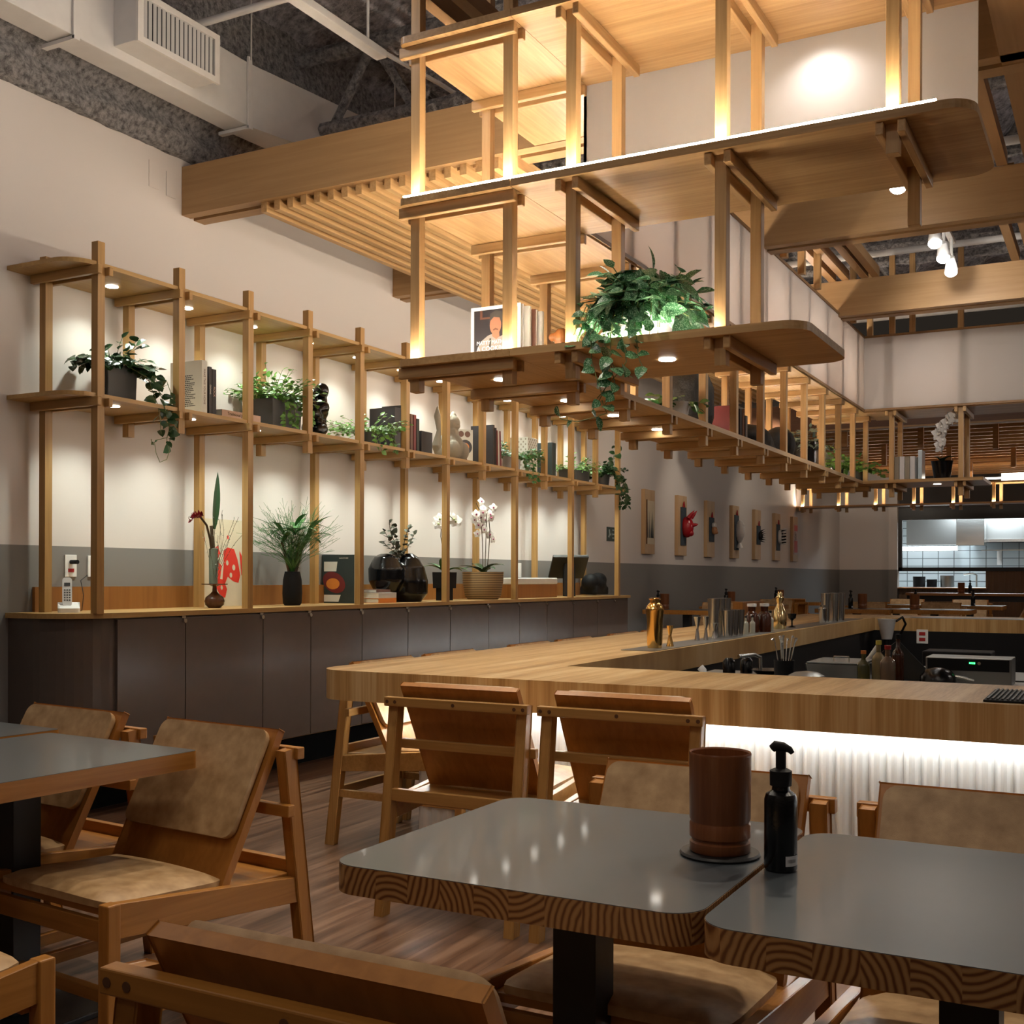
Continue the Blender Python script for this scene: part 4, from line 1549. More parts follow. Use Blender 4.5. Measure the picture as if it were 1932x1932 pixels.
for k in range(8):
    y = rnd(-.1, .16)
    trail(bs, bl, [(.1, y * .6, .2), (.21, y, .12), (.23, y + .05, -.06), (.235, y + .06, -.16 - rnd(0, .08))], .06, .028)
trail(bs, bl, [(.1, 0, .2), (.14, .03, .36), (.16, .1, .5), (.18, .16, .55)], .09, .07)
trail(bs, bl, [(.1, 0, .2), (.18, -.03, .34), (.2, 0, .45)], .09, .07)
planter('end_trailing_plant', 'dark leafy plant hanging off the far end of the wall shelf', (-4.87, 11.12, ZS), lathe(BM(), [(0, 0), (.08, 0), (.1, .16), (.09, .16), (.085, .13), (0, .13)], (0, 0, 0), 20), potgrey, bl, bs, leafD)

for q_, lb in (((5.02, 5.10, 3.60, 3.76), 'painted-over socket plate high on the left wall near the beam end, left one'), ((5.16, 5.24, 3.585, 3.735), 'blank painted-over plate high on the left wall, nearest the beam end')):
    tag(build('wall_plate', box(BM(), -5.153, -5.147, *q_, .002), wallM), lb, 'wall plate')

# ------------------------------------------------------------------ on the long counter
t = thing('cordless_phone', 'white cordless phone standing in its cradle at the near end of the counter', 'phone', (-4.93, 4.25, ZC), R(50))
bm = prism(BM(), rrect(-.055, .055, -.06, .055, .025, 5), 0, .022)
for v in bm.verts:
    if v.co.z > .01 and v.co.y > 0:
        v.co.z += .03
build('cradle', bm, whitep, t)
bm = prism(BM(), rrect(-.024, .024, -.08, .08, .016, 5), -.012, .012)
mt = Matrix.Rotation(R(72), 4, 'X')
mt.translation = (-.008, .018, .105)
bm.transform(mt)
hd = build('handset', bm, whitep, t)
bm = BM()
box(bm, -.015, .015, .032, .05, .0121, .0135)
for i in range(3):
    for j in range(5):
        box(bm, -.016 + i * .012, -.008 + i * .012, -.05 + j * .014, -.043 + j * .014, .0121, .0132)
bm.transform(mt)
build('keypad', bm, potgrey, hd)
t = thing('wall_socket', 'double wall socket with a black plug and red outlet above the phone', 'socket', (-5.153, 4.45, 1.32))
build('face_plate', box(BM(), 0, .008, -.04, .04, -.06, .062, .002), whitep, t)
build('black_plug', tube(BM(), [(.008, 0, .022), (.07, -.01, .022)], .012, 10), matblack, t, True)
build('red_outlet', box(BM(), .008, .01, -.02, .02, -.034, -.014), redp, t)
tag(build('wall_socket_plate', box(BM(), -5.153, -5.145, 4.57, 4.65, 1.26, 1.38, .002), whitep), 'plain white socket plate half hidden by the front post of the shelf unit', 'socket')
tag(build('wall_socket_plate', box(BM(), -5.153, -5.145, 9.72, 9.84, 1.26, 1.40, .002), whitep), 'pale socket plate above the box by the order screen', 'socket')
tag(build('phone_cable', tube(BM(), [(-5.14, 4.56, 1.27), (-5.08, 4.46, 1.24), (-5.0, 4.41, 1.16), (-4.98, 4.38, ZC + .005), (-4.96, 4.34, ZC + .004)], .002, 6), matblack), 'thin black cable running from the socket down to the phone', 'cable')

# ginger vase
t = thing('flower_vase', 'turned wooden vase with a wide disc rim holding a red ginger flower', 'vase', (-4.88, 5.30, ZC))
build('vase_body', lathe(BM(), [(0, 0), (.035, 0), (.056, .02), (.060, .042), (.053, .065), (.028, .085), (.014, .10), (.012, .13), (.03, .138), (.078, .142), (.078, .147), (.02, .148), (0, .14)], (0, 0, 0), 32), brownpot, t, True)
bm = BM()
tube(bm, [(0, 0, .13), (-.005, -.01, .28), (-.01, -.03, .42), (.0, -.07, .50), (0, -.13, .555)], .007, 8)
tube(bm, [(0, 0, .13), (-.005, 0, .3), (-.01, -.02, .5)], .010, 8)
build('stalk', bm, stemB, t)
bm = BM()
lathe(bm, [(0, .14), (.026, .14), (.028, .36), (.0, .37)], (-.01, 0, 0), 14)
build('wrapped_stems', bm, leafGr, t)
bm = BM()
random.seed(2)
for k in range(44):
    a = rnd(0, 2 * PI)
    f = k / 44
    c = Vector((.01, -.12 - .10 * f, .553 + .02 * f - .06 * f * f))
    blade(bm, c, Vector((math.cos(a) * .8, -.7, math.sin(a) * .8)), .036 * (1.2 - .4 * f), .016, (0, 0, 1), -.6, 4, 'leaf', .4)
build('red_ginger_head', bm, petalR, t)
bm = BM()
blade(bm, (-.005, .0, .48), (.0, .12, 1), .36, .045, (1, -.5, 0), .12, 8, 'leaf', .35)
build('long_leaf', bm, leafD, t)
bs, bl = BM(), BM()
for k in range(12):
    a = rnd(.2, 1.3)
    sprig(bs, bl, (0, 0, .14), (rnd(-.2, .2), .22 * a, 1), rnd(.30, .50), .016, 14, .1, 'leaf', .3, .0012)
for k in range(4):
    sprig(bs, bl, (0, 0, .14), (rnd(-.1, .3), -.25 * rnd(.4, 1), 1), rnd(.15, .26), .014, 9, .3, 'leaf', .3, .001)
build('dry_sprig', bl, leafGr, t)
build('sprig_stems', bs, stemB, t)

# print leaning on wall
t = thing('art_print', 'cream art print with a red ink figure leaning on the wall behind the wooden vase', 'picture', (-5.10, 5.62, ZC), 0)
t.rotation_euler = (0, R(-3), 0)
build('sheet', box(BM(), -.003, .0, -.20, .24, 0, .56), printp, t)


def flatpoly(bm, pts, x=0.0006):
    vs = [bm.verts.new((x, y, z)) for y, z in pts]
    bm.faces.new(vs)
    return bm


bm = BM()
flatpoly(bm, [(.0, .17), (.02, .14), (.05, .19), (.10, .16), (.15, .15), (.17, .2), (.15, .30), (.12, .37), (.06, .38), (.02, .36), (.015, .26)])
flatpoly(bm, [(-.10, .14), (-.06, .13), (-.02, .18), (.0, .26), (-.06, .30), (-.10, .29)])
flatpoly(bm, [(-.02, .06), (.02, .055), (.04, .11), (.01, .17), (-.04, .18), (-.06, .12)])
flatpoly(bm, [(-.11, .31), (-.07, .37), (-.03, .39), (-.01, .34), (-.03, .31), (-.07, .34)])
flatpoly(bm, [(-.175 + .03 * math.cos(a * PI / 8), .43 + .036 * math.sin(a * PI / 8)) for a in range(16)])
flatpoly(bm, [(.18, .2), (.2, .19), (.21, .3), (.17, .36)])
flatpoly(bm, [(.055, .44), (.07, .43), (.075, .455), (.06, .46)])
build('red_figure', bm, inkred, t)
bm = BM()
for y, z, r_ in [(.05, .28, .012), (.11, .25, .014), (.08, .2, .012), (-.05, .25, .014), (-.01, .12, .01), (-.175, .43, .012)]:
    flatpoly(bm, [(y + r_ * math.cos(a * PI / 6), z + 1.4 * r_ * math.sin(a * PI / 6)) for a in range(12)], .0012)
build('cream_gaps', bm, printp, t)

# palm vase
t = thing('palm_vase', 'tall black vase with palm leaves and fine grass on the counter', 'vase', (-4.88, 6.04, ZC))
build('vase_body', lathe(BM(), [(0, 0), (.05, 0), (.062, .015), (.066, .08), (.062, .17), (.054, .205), (.05, .225), (.042, .225), (.04, .18), (0, .17)], (0, 0, 0), 32), matblack, t, True)
random.seed(8)
bs, bl, bf = BM(), BM(), BM()
for (dx, dy) in [(-.02, -.05), (.02, .02), (0, .08)]:
    tube(bs, [(dx * .3, dy * .3, .18), (dx, dy, .33), (dx * 1.4, dy * 1.5, .42)], .009, 7)
for cx_, cy_, cz in [(-.01, -.08, .46), (.02, .13, .46), (0, .03, .52)]:
    for k in range(10):
        a = 2 * PI * k / 10 + rnd(-.2, .2)
        blade(bl, (cx_, cy_, cz + rnd(-.05, .03)), (math.cos(a) * .8, math.sin(a), rnd(.15, 1.1)), rnd(.19, .28), .036, (0, 0, 1), rnd(.5, 1.1), 7, 'leaf', .25)
for k in range(190):
    a = rnd(0, 2 * PI)
    e = rnd(.25, 1.0)
    p = Vector((rnd(-.03, .03), rnd(-.04, .04), rnd(.24, .36)))
    t_ = Vector((math.cos(a) * e * .9, math.sin(a) * e * 1.15, rnd(.5, 1.2))).normalized()
    L_ = rnd(.22, .45)
    q = [p]
    for i in range(5):
        t_ = (t_ + Vector((rnd(-.14, .14), rnd(-.14, .14), -.06 + rnd(-.1, .1)))).normalized()
        q.append(q[-1] + t_ * L_ / 5)
    tube(bf, q, .0011, 3)
    for i in (2, 3, 4):
        for s_ in range(2):
            t2_ = (t_ + Vector((rnd(-.9, .9), rnd(-.9, .9), rnd(-.2, .6)))).normalized()
            tube(bf, [q[i], q[i] + t2_ * rnd(.03, .07)], .0008, 3)
for k in range(14):
    a = rnd(0, 2 * PI)
    blade(bl, (0, 0, .2), (math.cos(a) * .35, math.sin(a) * .5, 1), rnd(.12, .2), .03, (0, 0, 1), .2, 5, 'leaf', .3)
build('cane_stems', bs, stemB, t)
build('palm_leaves', bl, leafD if False else leafM_, t)
build('fine_grass', bf, leafM_, t)

# cookbook with plate photo
t = thing('dark_cookbook', 'large dark cookbook with a red food dish on its cover, on the counter', 'book', (-5.0, 6.74, ZC))
build('cover', box(BM(), -.15, .135, -.03, .03, 0, .35, .002), bgreen, t)
build('page_block', box(BM(), .12, .1385, -.024, .024, .004, .346), bwhite, t)
bm = BM()
vs = [bm.verts.new((-.04 + .10 * math.cos(a * PI / 16), -.0306, .15 + .075 * math.sin(a * PI / 16) - .2 * .10 * math.cos(a * PI / 16))) for a in range(32)]
bm.faces.new(vs)
build('dish_picture', bm, bred, t)
bm = BM()
vs = [bm.verts.new((-.05 + .06 * math.cos(a * PI / 12), -.0311, .14 + .04 * math.sin(a * PI / 12))) for a in range(24)]
bm.faces.new(vs)
build('food_picture', bm, borange, t)
bm = BM()
vs = [bm.verts.new(p) for p in [(-.13, -.0306, .23), (-.02, -.0306, .23), (-.01, -.0306, .30), (-.13, -.0306, .30)]]
bm.faces.new(vs)
build('pale_bowl_picture', bm, paper, t)
bm = BM()
vs = [bm.verts.new(p) for p in [(-.14, -.0306, .01), (.0, -.0306, .01), (.02, -.0306, .06), (-.14, -.0306, .06)]]
bm.faces.new(vs)
build('pale_cloth_picture', bm, paper, t)
words('OUR KITCHEN', .012, paper, t, facing((.045, -.031, .325), (0, -1, 0)))
book('orange book at the bottom of the small stack before the black vase', -4.98, -4.76, 6.87, 7.10, ZC, .035, borange, None, 'flat')
book('grey book lying on the orange book', -4.98, -4.76, 6.87, 7.10, ZC + .0355, .04, potwhite, None, 'flat')
book('thin dark book on top of the small stack', -4.98, -4.80, 6.90, 7.08, ZC + .076, .022, bbrown, None, 'flat')

# black double vase with branches
t = thing('black_sculpted_vase', 'large glossy black rock-like vase with eucalyptus branches on the counter', 'vase', (-4.87, 7.32, ZC))
bm = BM()
lathe(bm, [(0, 0), (.10, 0), (.145, .06), (.15, .16), (.125, .27), (.08, .34), (.03, .37), (0, .372)], (.02, .08, 0), 32)
lathe(bm, [(0, .07), (.09, .08), (.135, .16), (.135, .25), (.09, .34), (.04, .37), (0, .37)], (-.05, -.12, 0), 32)
rng = bmesh.ops.subdivide_edges
for v in bm.verts:
    v.co += v.co.normalized() * .008 * noise.noise(v.co * 12)
ob = build('vase_body', bm, blackgloss, t, True)
remesh(ob, .009, 3)
random.seed(14)
bs, bl = BM(), BM()
for dd in [(.1, -1.3, .45), (.0, -.35, 1), (-.1, -.1, .8), (.15, .45, 1), (.1, .7, .9), (0, -.9, .8)]:
    sprig(bs, bl, (0, .0, .33), dd, rnd(.24, .32), .045, 12, -.2, 'heart', .9, .0025)
build('branches', bs, stemB, t)
build('eucalyptus_leaves', bl, plain('dusty_dark_leaf', (.035, .04, .02), .6), t)


def orchid_flower(bm, bc, c, n, s=0.04):
    n = Vector(n).normalized()
    x = Vector((0, 0, 1)).cross(n).normalized()
    y = n.cross(x)
    for k in range(5):
        a = 2 * PI * k / 5 + PI / 2
        blade(bm, c, x * math.cos(a) + y * math.sin(a) + n * .15, s, s * .95, n, .5, 4, 'heart', .1)
    ball(bc, Vector(c) + n * .008, s * .2, 8)


def orchid(name, label, loc, pot, stems, s=.04, cup=None, lm=leafM_, lips=petalP, la=None, nleaf=6, ll=.24):
    t = thing(name, label, 'orchid', loc)
    build('pot', pot[0], pot[1], t, True)
    for pts, fl in stems:
        build('flower_stem', tube(BM(), pts, .0035, 6), stemB, t)
        for f in fl:
            bp, bc = BM(), BM()
            orchid_flower(bp, bc, f, (1, -.8 + rnd(-.5, .5), rnd(-.3, .3)), s * rnd(.85, 1.1))
            fo = build('flower', bp, petal, t)
            build('flower_lip', bc, lips, fo, True)
    bl = BM()
    for k in range(nleaf):
        a = (la[k] if la else 2 * PI * k / nleaf + rnd(-.3, .3))
        blade(bl, (0, 0, pot[2]), (math.cos(a), math.sin(a), rnd(.8, 1.7)), ll * rnd(.75, 1.1), .075, (0, 0, 1), rnd(.7, 1.3), 7, 'leaf', .25)
    build('strap_leaves', bl, lm, t)
    return t


random.seed(17)
bmq = rectpot(.15, .15, .13, .008)
bmq.transform(Matrix.Translation((0, 0, .10)))
box(bmq, -.05, .05, -.05, .05, 0, .12)
orchid('white_orchid', 'white orchid with an arching stem in a black square pot', (-4.88, 7.98, ZC), (bmq, matblack, .22),
       [([(0, 0, .2), (.0, -.01, .36), (0, -.06, .52), (0, -.05, .62), (0, .0, .68), (0, .08, .69), (0, .16, .66)],
         [(0, -.08, .66), (0, -.10, .62), (0, -.04, .685), (0, .02, .70), (0, .0, .66), (0, .14, .67), (0, .17, .65), (0, .2, .66)])], .05, lips=plain('pale_green_lip', (.45, .5, .25), .5))
random.seed(19)
pk = [(rnd(-.05, .05), rnd(-.16, .16), rnd(.62, .84)) for _ in range(16)] + [(0, -.1, .56), (.02, .14, .52), (0, .12, .56), (0, .02, .6)]
orchid('basket_orchid', 'white orchid with magenta lips growing in a woven rope basket', (-4.86, 8.58, ZC),
       (lathe(BM(), [(0, 0), (.13, 0), (.155, .03), (.175, .15), (.178, .235), (.168, .235), (.165, .2), (0, .19)], (0, 0, 0), 36), weaveM, .22),
       [([(0, 0, .2), (0, -.01, .5), (0, -.05, .75), (0, -.12, .82)], pk[:8]), ([(0, .03, .2), (.0, .05, .5), (0, .06, .75), (0, .1, .8)], pk[8:16]), ([(0, .06, .2), (0, .1, .4), (0, .12, .6), (0, .1, .7)], pk[16:])],
       .042, lm=leafD, nleaf=7, ll=.26)
t = thing('cloth_covered_box', 'low wooden box with a white cloth on top between basket and order screen', 'box', (-4.93, 9.50, ZC))
build('box_body', box(BM(), -.13, .13, -.42, .42, 0, .125, .003), splashW, t)
bm = BM()
box(bm, -.135, .135, -.425, .425, .125, .185, .01)
build('white_cloth', bm, whitep, t)
t = thing('order_screen', 'tilted black order screen on a stand at the far end of the counter', 'screen', (-4.92, 10.42, ZC), R(35))
build('bezel', obox(BM(), (0, -.17, .40), (0, .14, .19), .36, .03, (0, .5, 1), .004), blackM, t)
build('display', obox(BM(), (0, -.145, .402), (0, .118, .222), .31, .004, (0, .5, 1)), plain('screen_glass', (.09, .085, .085), .2), t)
build('stand', obox(BM(), (0, -.07, 0), (0, -.05, .32), .10, .09, (0, 1, 0), .006), blackM, t)
bm = BM()
ball(bm, (0, 0, .10), .15, 16, (.8, 1.15, .72))
ball(bm, (.02, .05, .15), .10, 14, (.9, 1.2, .8))
ball(bm, (0, -.1, .12), .10, 14)
box(bm, -.1, .1, -.15, .15, 0, .08)
ob = build('black_bag', bm, matblack, None, True, (-4.88, 10.98, ZC + .012))
remesh(ob, .012, 4)
tag(ob, 'soft black bag lying at the far end of the counter', 'bag')
t = thing('exit_sign_plate', 'small dark green safety sign on the wall past the shelf unit', 'sign', (-5.153, 12.05, 1.755))
build('sign_plate', box(BM(), 0, .006, -.12, .12, -.08, .08), greensign, t)
bm = BM()
for pts in [[(-.09, -.03), (-.06, .0), (-.075, .05), (-.04, .055), (-.03, .0), (-.06, -.045)], [(-.03, .0), (.0, .015), (.0, -.01), (-.025, -.02)],
            [(.02, .0), (.045, .02), (.045, .008), (.09, .008), (.09, -.008), (.045, -.008), (.045, -.02)], [(.03, -.05), (.08, -.05), (.08, -.035), (.03, -.035)], [(.03, .04), (.08, .04), (.08, .055), (.03, .055)]]:
    flatpoly(bm, pts, .0068)
build('white_pictogram', bm, plain('sign_white', (.35, .42, .40), .6), t)

# ------------------------------------------------------------------ on the hanging shelf
ZH = ZL + .0005
random.seed(51)
t = thing('portrait_cookbook', 'white-bordered cookbook with a man in suspenders on its cover, on the hanging shelf', 'book', (-2.368, 4.30, ZH))
build('cover', box(BM(), -.123, .119, -.014, -.011, 0, .252), bbrwhite, t)
build('back_cover', box(BM(), -.119, .119, .011, .014, 0, .252), bbrwhite, t)
build('pages', box(BM(), -.117, .116, -.011, .011, .003, .249), bwhite, t)


def facepoly(bm, pts, y, up=0.034):
    bm.faces.new([bm.verts.new((x, y, z + up if z > .03 else z)) for x, z in pts])
    return bm


build('photo_background', facepoly(BM(), [(-.108, .006), (.104, .006), (.104, .237), (-.108, .237)], -.0143, 0), bdark, t)
build('picture_frame_in_photo', facepoly(facepoly(BM(), [(-.078, .198), (-.066, .198), (-.066, .237), (-.078, .237)], -.0145, 0), [(-.066, .198), (.03, .198), (.03, .206), (-.066, .206)], -.0145, 0), bbrown, t)
build('shirt_in_photo', facepoly(BM(), [(-.102, .006), (-.09, .045), (-.07, .072), (-.04, .092), (-.02, .098), (.012, .082), (.045, .092), (.07, .07), (.085, .006)], -.0146), shirt, t)
build('face_in_photo', facepoly(BM(), [(-.014 + .028 * math.cos(a * PI / 12) + .012, .135 + .042 * math.sin(a * PI / 12)) for a in range(24)], -.0148), skin, t)
build('neck_in_photo', facepoly(BM(), [(-.018, .106), (.016, .106), (.018, .084), (.002, .074), (-.018, .088)], -.0147), skin, t)
build('hair_in_photo', facepoly(BM(), [(-.032, .150), (-.028, .185), (.0, .198), (.028, .19), (.034, .16), (.026, .142), (.018, .165), (-.01, .170)], -.0149), bink, t)
build('moustache_in_photo', facepoly(BM(), [(-.014, .116), (-.002, .123), (.012, .116), (.010, .112), (-.002, .115), (-.012, .111)], -.0150), bbrown, t)
bm = BM()
for x in (-.035, .03):
    facepoly(bm, [(x, .006), (x + .008, .006), (x + .012, .08), (x + .004, .08)], -.0149)
build('suspenders_in_photo', bm, bink, t)
words('MATTY MATHESON', .023, bbrwhite, t, facing((-.002, -.0154, .096), (0, -1, 0)), sx=.9)
words('A COOKBOOK', .027, bbrwhite, t, facing((-.002, -.0154, .070), (0, -1, 0)))
for i, (x, h, m, lb) in enumerate([(-.0, .245, bwhite, 'pale book standing behind the portrait cookbook'), (.022, .235, bbrown, 'brown book second behind the portrait cookbook'), (.04, .23, bwhite, 'thin pale book third behind the portrait cookbook')]):
    t = thing('book', lb, 'book', (-2.34, 4.335 + i * .028, ZH))
    build('cover', box(BM(), -.11, .112 + i * .016, -.010, .010, 0, h, .001), m, t)
    build('pages', box(BM(), -.106, .1135 + i * .016, -.007, .007, .003, h - .003), paper, t)

bm = BM()
ball(bm, (0, 0, .045), .045, 14, (1, 1, 1))
ball(bm, (.0, -.01, .10), .034, 14, (.9, 1, 1.2))
ball(bm, (-.03, -.03, .10), .018, 10)
lathe(bm, [(.014, .12), (.012, .145), (0, .155)], (-.022, 0, 0), 8)
lathe(bm, [(.014, .12), (.012, .145), (0, .155)], (.022, 0, 0), 8)
ob = build('brown_figurine', bm, wood('polished_brown', (.2, .06, .015), (.38, .14, .04), 'z', 80, .2), None, True, (-2.09, 4.36, ZH))
remesh(ob, .004, 3)
tag(ob, 'small polished brown animal figurine between the posts of the hanging shelf', 'figurine')

# large satin pothos
varie, ntv, bv = new_mat('silver_spotted_leaf')
tcv = N(ntv, 'ShaderNodeTexCoord')
nv = N(ntv, 'ShaderNodeTexNoise')
nv.inputs['Scale'].default_value = 190
ntv.links.new(tcv.outputs['Object'], nv.inputs['Vector'])
ntv.links.new(ramp(ntv, nv.outputs[0], [(.50, (.035, .15, .055)), (.62, (.30, .48, .32))]), bv.inputs['Base Color'])
bv.inputs['Roughness'].default_value = .32
t = thing('satin_pothos', 'big silver-spotted trailing plant in a pale pot on the lower hanging board', 'plant', (-1.66, 4.22, ZH))
build('pot', lathe(BM(), [(0, 0), (.075, 0), (.10, .02), (.115, .14), (.105, .14), (.10, .11), (0, .10)], (0, 0, 0), 28), potwhite, t, True)
bs, bl = BM(), BM()
for k in range(62):
    a = rnd(0, 2 * PI)
    e = rnd(.3, 1)
    p = (.05 * math.cos(a), .05 * math.sin(a), .13)
    dd = Vector((math.cos(a) * e * 1.2, math.sin(a) * e * .8, rnd(.35, 1.2)))
    sprig(bs, bl, p, dd, rnd(.12, .22), .072, 3, rnd(.5, 1.2), 'heart', .72, .0022, .2)
for k in range(105):
    a = rnd(-PI, PI)
    el = rnd(-.25, 1.35)
    n_ = Vector((math.cos(el) * math.cos(a), math.cos(el) * math.sin(a), math.sin(el)))
    c_ = Vector((.01 + n_.x * .185, n_.y * .17 - .01, .13 + n_.z * .165)) * 1.0
    dn = Vector((n_.x * .5 + rnd(-.5, .5), n_.y * .5 + rnd(-.3, .3), -.55 + rnd(-.5, .6)))
    blade(bl, c_, dn, rnd(.075, .11), rnd(.052, .07), n_ + Vector((rnd(-.4, .4), rnd(-.4, .4), rnd(-.2, .4))), rnd(.2, .7), 5, 'heart', .16)
for k in range(26):
    x = rnd(-.20, .13)
    trail(bs, bl, [(x * .4, -.05, .13), (x, -.14, .13 + rnd(-.02, .04)), (x * 1.1, -.185, .06), (x * 1.15, -.2, rnd(-.02, .03))], .07, .05, 'heart', .72)
for pts in [[(-.02, -.12, .12), (-.04, -.235, .04), (-.05, -.24, -.08), (-.02, -.24, -.20), (-.07, -.24, -.26)], [(.03, -.12, .12), (.05, -.235, .03), (.07, -.24, -.10), (.10, -.24, -.15)],
            [(-.1, -.12, .12), (-.13, -.235, .02), (-.12, -.24, -.10), (-.08, -.24, -.22), (-.12, -.245, -.28)], [(-.06, -.12, .12), (-.08, -.24, 0), (-.03, -.24, -.12), (.03, -.24, -.16)],
            [(0, -.12, .12), (.0, -.24, .0), (.02, -.24, -.1), (-.06, -.24, -.19), (-.10, -.24, -.23)]]:
    trail(bs, bl, pts, .062, .034, 'heart', .74)
trail(bs, bl, [(-.08, -.24, -.24), (-.06, -.24, -.29), (-.10, -.24, -.30), (-.18, -.245, -.315), (-.25, -.245, -.30), (-.27, -.245, -.25)], .06, .085, 'leaf', .5)
blade(bl, (.03, 0, .30), (.1, 0, 1), .10, .035, (1, 0, 0), .5, 5, 'leaf', .3)
build('stems', bs, stemM, t)
build('foliage', bl, varie, t)

random.seed(61)
bs, bl = bush((0, 0, .10), .14, .16, .10, 30, .06, .14, .9, 'heart', .75, 1.0, 4)
planter('small_pothos', 'small green plant half hidden under the big spotted one, on the hanging shelf', (-2.30, 6.35, ZH), lathe(BM(), [(0, 0), (.06, 0), (.075, .11), (.068, .11), (.065, .09), (0, .08)], (0, 0, 0), 20), potwhite, bl, bs, leafM_)
bm = BM()
lathe(bm, [(0, 0), (.13, 0), (.16, .10), (.15, .28), (.10, .42), (0, .46)], (0, 0, 0), 26)
ball(bm, (.03, -.08, .30), .08, 12)
for v in bm.verts:
    v.co += Vector((1, 1, 0)) * .02 * noise.noise(v.co * 9)
ob = build('black_stone', bm, plain('rough_black_stone', (.01, .01, .011), .5, bump=.8, bscale=40), None, True, (-2.42, 6.92, ZH))
remesh(ob, .012, 3)
tag(ob, 'tall rough black stone shape between posts of the left hanging run', 'sculpture')
for i, (y, m, lb) in enumerate([(7.42, bred, 'red-spined book in the row beside the black stone shape'), (7.50, bdark, 'first black book in the row beside the black stone shape'),
                                (7.56, bbrown, 'brown book in the row beside the black stone shape'), (7.63, bdark, 'last black book in the row beside the black stone shape')]):
    book(lb, -2.52, -2.27, y, y + .045, ZH, .24 - .015 * i, m)
bm = BM()
ball(bm, (0, 0, .10), .17, 18, (.8, 1.5, .62))
ball(bm, (0, -.12, .12), .09, 12, (1, 1, .9))
ball(bm, (0, .2, .08), .11, 12)
box(bm, -.12, .12, -.2, .24, 0, .06)
ob = build('fabric_bundle', bm, matblack, None, True, (-2.42, 8.30, ZH + .012))
remesh(ob, .014, 4)
tag(ob, 'low soft black bundle lying on the left hanging run', 'bundle')
bm = BM()
ball(bm, (0, 0, .14), .16, 16, (.8, 1.2, .9))
box(bm, -.1, .1, -.12, .12, 0, .06)
ob = build('black_helmet', bm, matblack, None, True, (-2.42, 9.05, ZH + .008))
remesh(ob, .014, 4)
tag(ob, 'rounded black object behind the low black bundle on the hanging shelf', 'helmet')
random.seed(71)
bs, bl = bush((0, 0, .22), .2, .2, .14, 60, .06, .2, .8, 'leaf', .5, 1.0, 5)
planter('grey_leaf_plant', 'grey-leaved plant in a black square pot far along the left hanging run', (-2.42, 9.85, ZH), rectpot(.26, .30, .24), blackgloss, bl, bs, leafGr)
for i, (x, y) in enumerate([(-2.4, 10.95), (-2.30, 11.45)]):
    bs, bl = bush((0, 0, .12), .2, .2, .18, 40, .06, .22, .7, 'heart', .75, 1.1, 5)
    planter('green_plant', ['leafy green plant near the far corner of the hanging shelf, the left one', 'leafy green plant in the far corner of the hanging shelf, the right one'][i], (x, y, ZH),
            lathe(BM(), [(0, 0), (.07, 0), (.09, .15), (.08, .15), (.075, .12), (0, .12)], (0, 0, 0), 20), blackgloss if i == 0 else potgrey, bl, bs, leafG)
for i in range(4):
    book(['leftmost grey book leaning on the far run of the hanging shelf', 'second grey book on the far run of the hanging shelf', 'third grey book on the far run of the hanging shelf', 'rightmost grey book on the far run of the hanging shelf'][i],
         0, .2, 0, .042, ZH, .22, potwhite if i % 2 else stone)
    bk = [o for o in COL.objects if o.name.startswith('book') and o.parent is None][-1]
    bk.location = (-1.86 + i * .046, 11.2, ZH)
    bk.rotation_euler = (0, 0, -PI / 2)
tag(build('acrylic_block', box(BM(), -1.68, -1.645, 11.15, 11.35, ZH, ZH + .28, .003), plain('acrylic_blue_white', (.55, .65, .72), .1)), 'slim pale upright block left of the potted white orchid', 'block')
random.seed(81)
orchid('potted_orchid', 'white orchid arching from a black pot on the far run of the hanging shelf', (-1.475, 11.2, ZH),
       (lathe(BM(), [(0, 0), (.07, 0), (.095, .16), (.10, .17), (.09, .17), (.085, .15), (0, .15)], (0, 0, 0), 26), blackgloss, .17),
       [([(0, 0, .15), (0, 0, .3), (-.01, 0, .42), (.0, 0, .5), (.06, 0, .57), (.15, 0, .6)],
         [(-.02, -.01, .31), (.0, -.01, .36), (-.04, -.01, .42), (.02, -.01, .44), (-.01, -.01, .49), (.04, -.01, .52), (.07, -.01, .56), (.11, -.01, .58), (.15, -.01, .57)])], .07, lips=petal, lm=leafD, nleaf=4, ll=.12)

# ------------------------------------------------------------------ on the bar
BZ1 = BZ + .0045


def shaker(name, label, x, y, r, h, mat, group=None):
    t = thing(name, label, 'shaker', (x, y, BZ1), 0, group)
    build('body', lathe(BM(), [(0, 0), (r * .78, 0), (r * .85, h * .1), (r * .88, h * .55), (r, h * .74), (r, h * .78), (0, h * .78)], (0, 0, 0), 28), mat, t, True)
    build('cap', lathe(BM(), [(0, h * .78), (r * .98, h * .78), (r * .82, h * .85), (r * .55, h * .9), (r * .55, h * .955), (r * .66, h * .965), (r * .66, h * .985), (r * .4, h), (0, h)], (0, 0, 0), 28), mat, t, True)
    return t


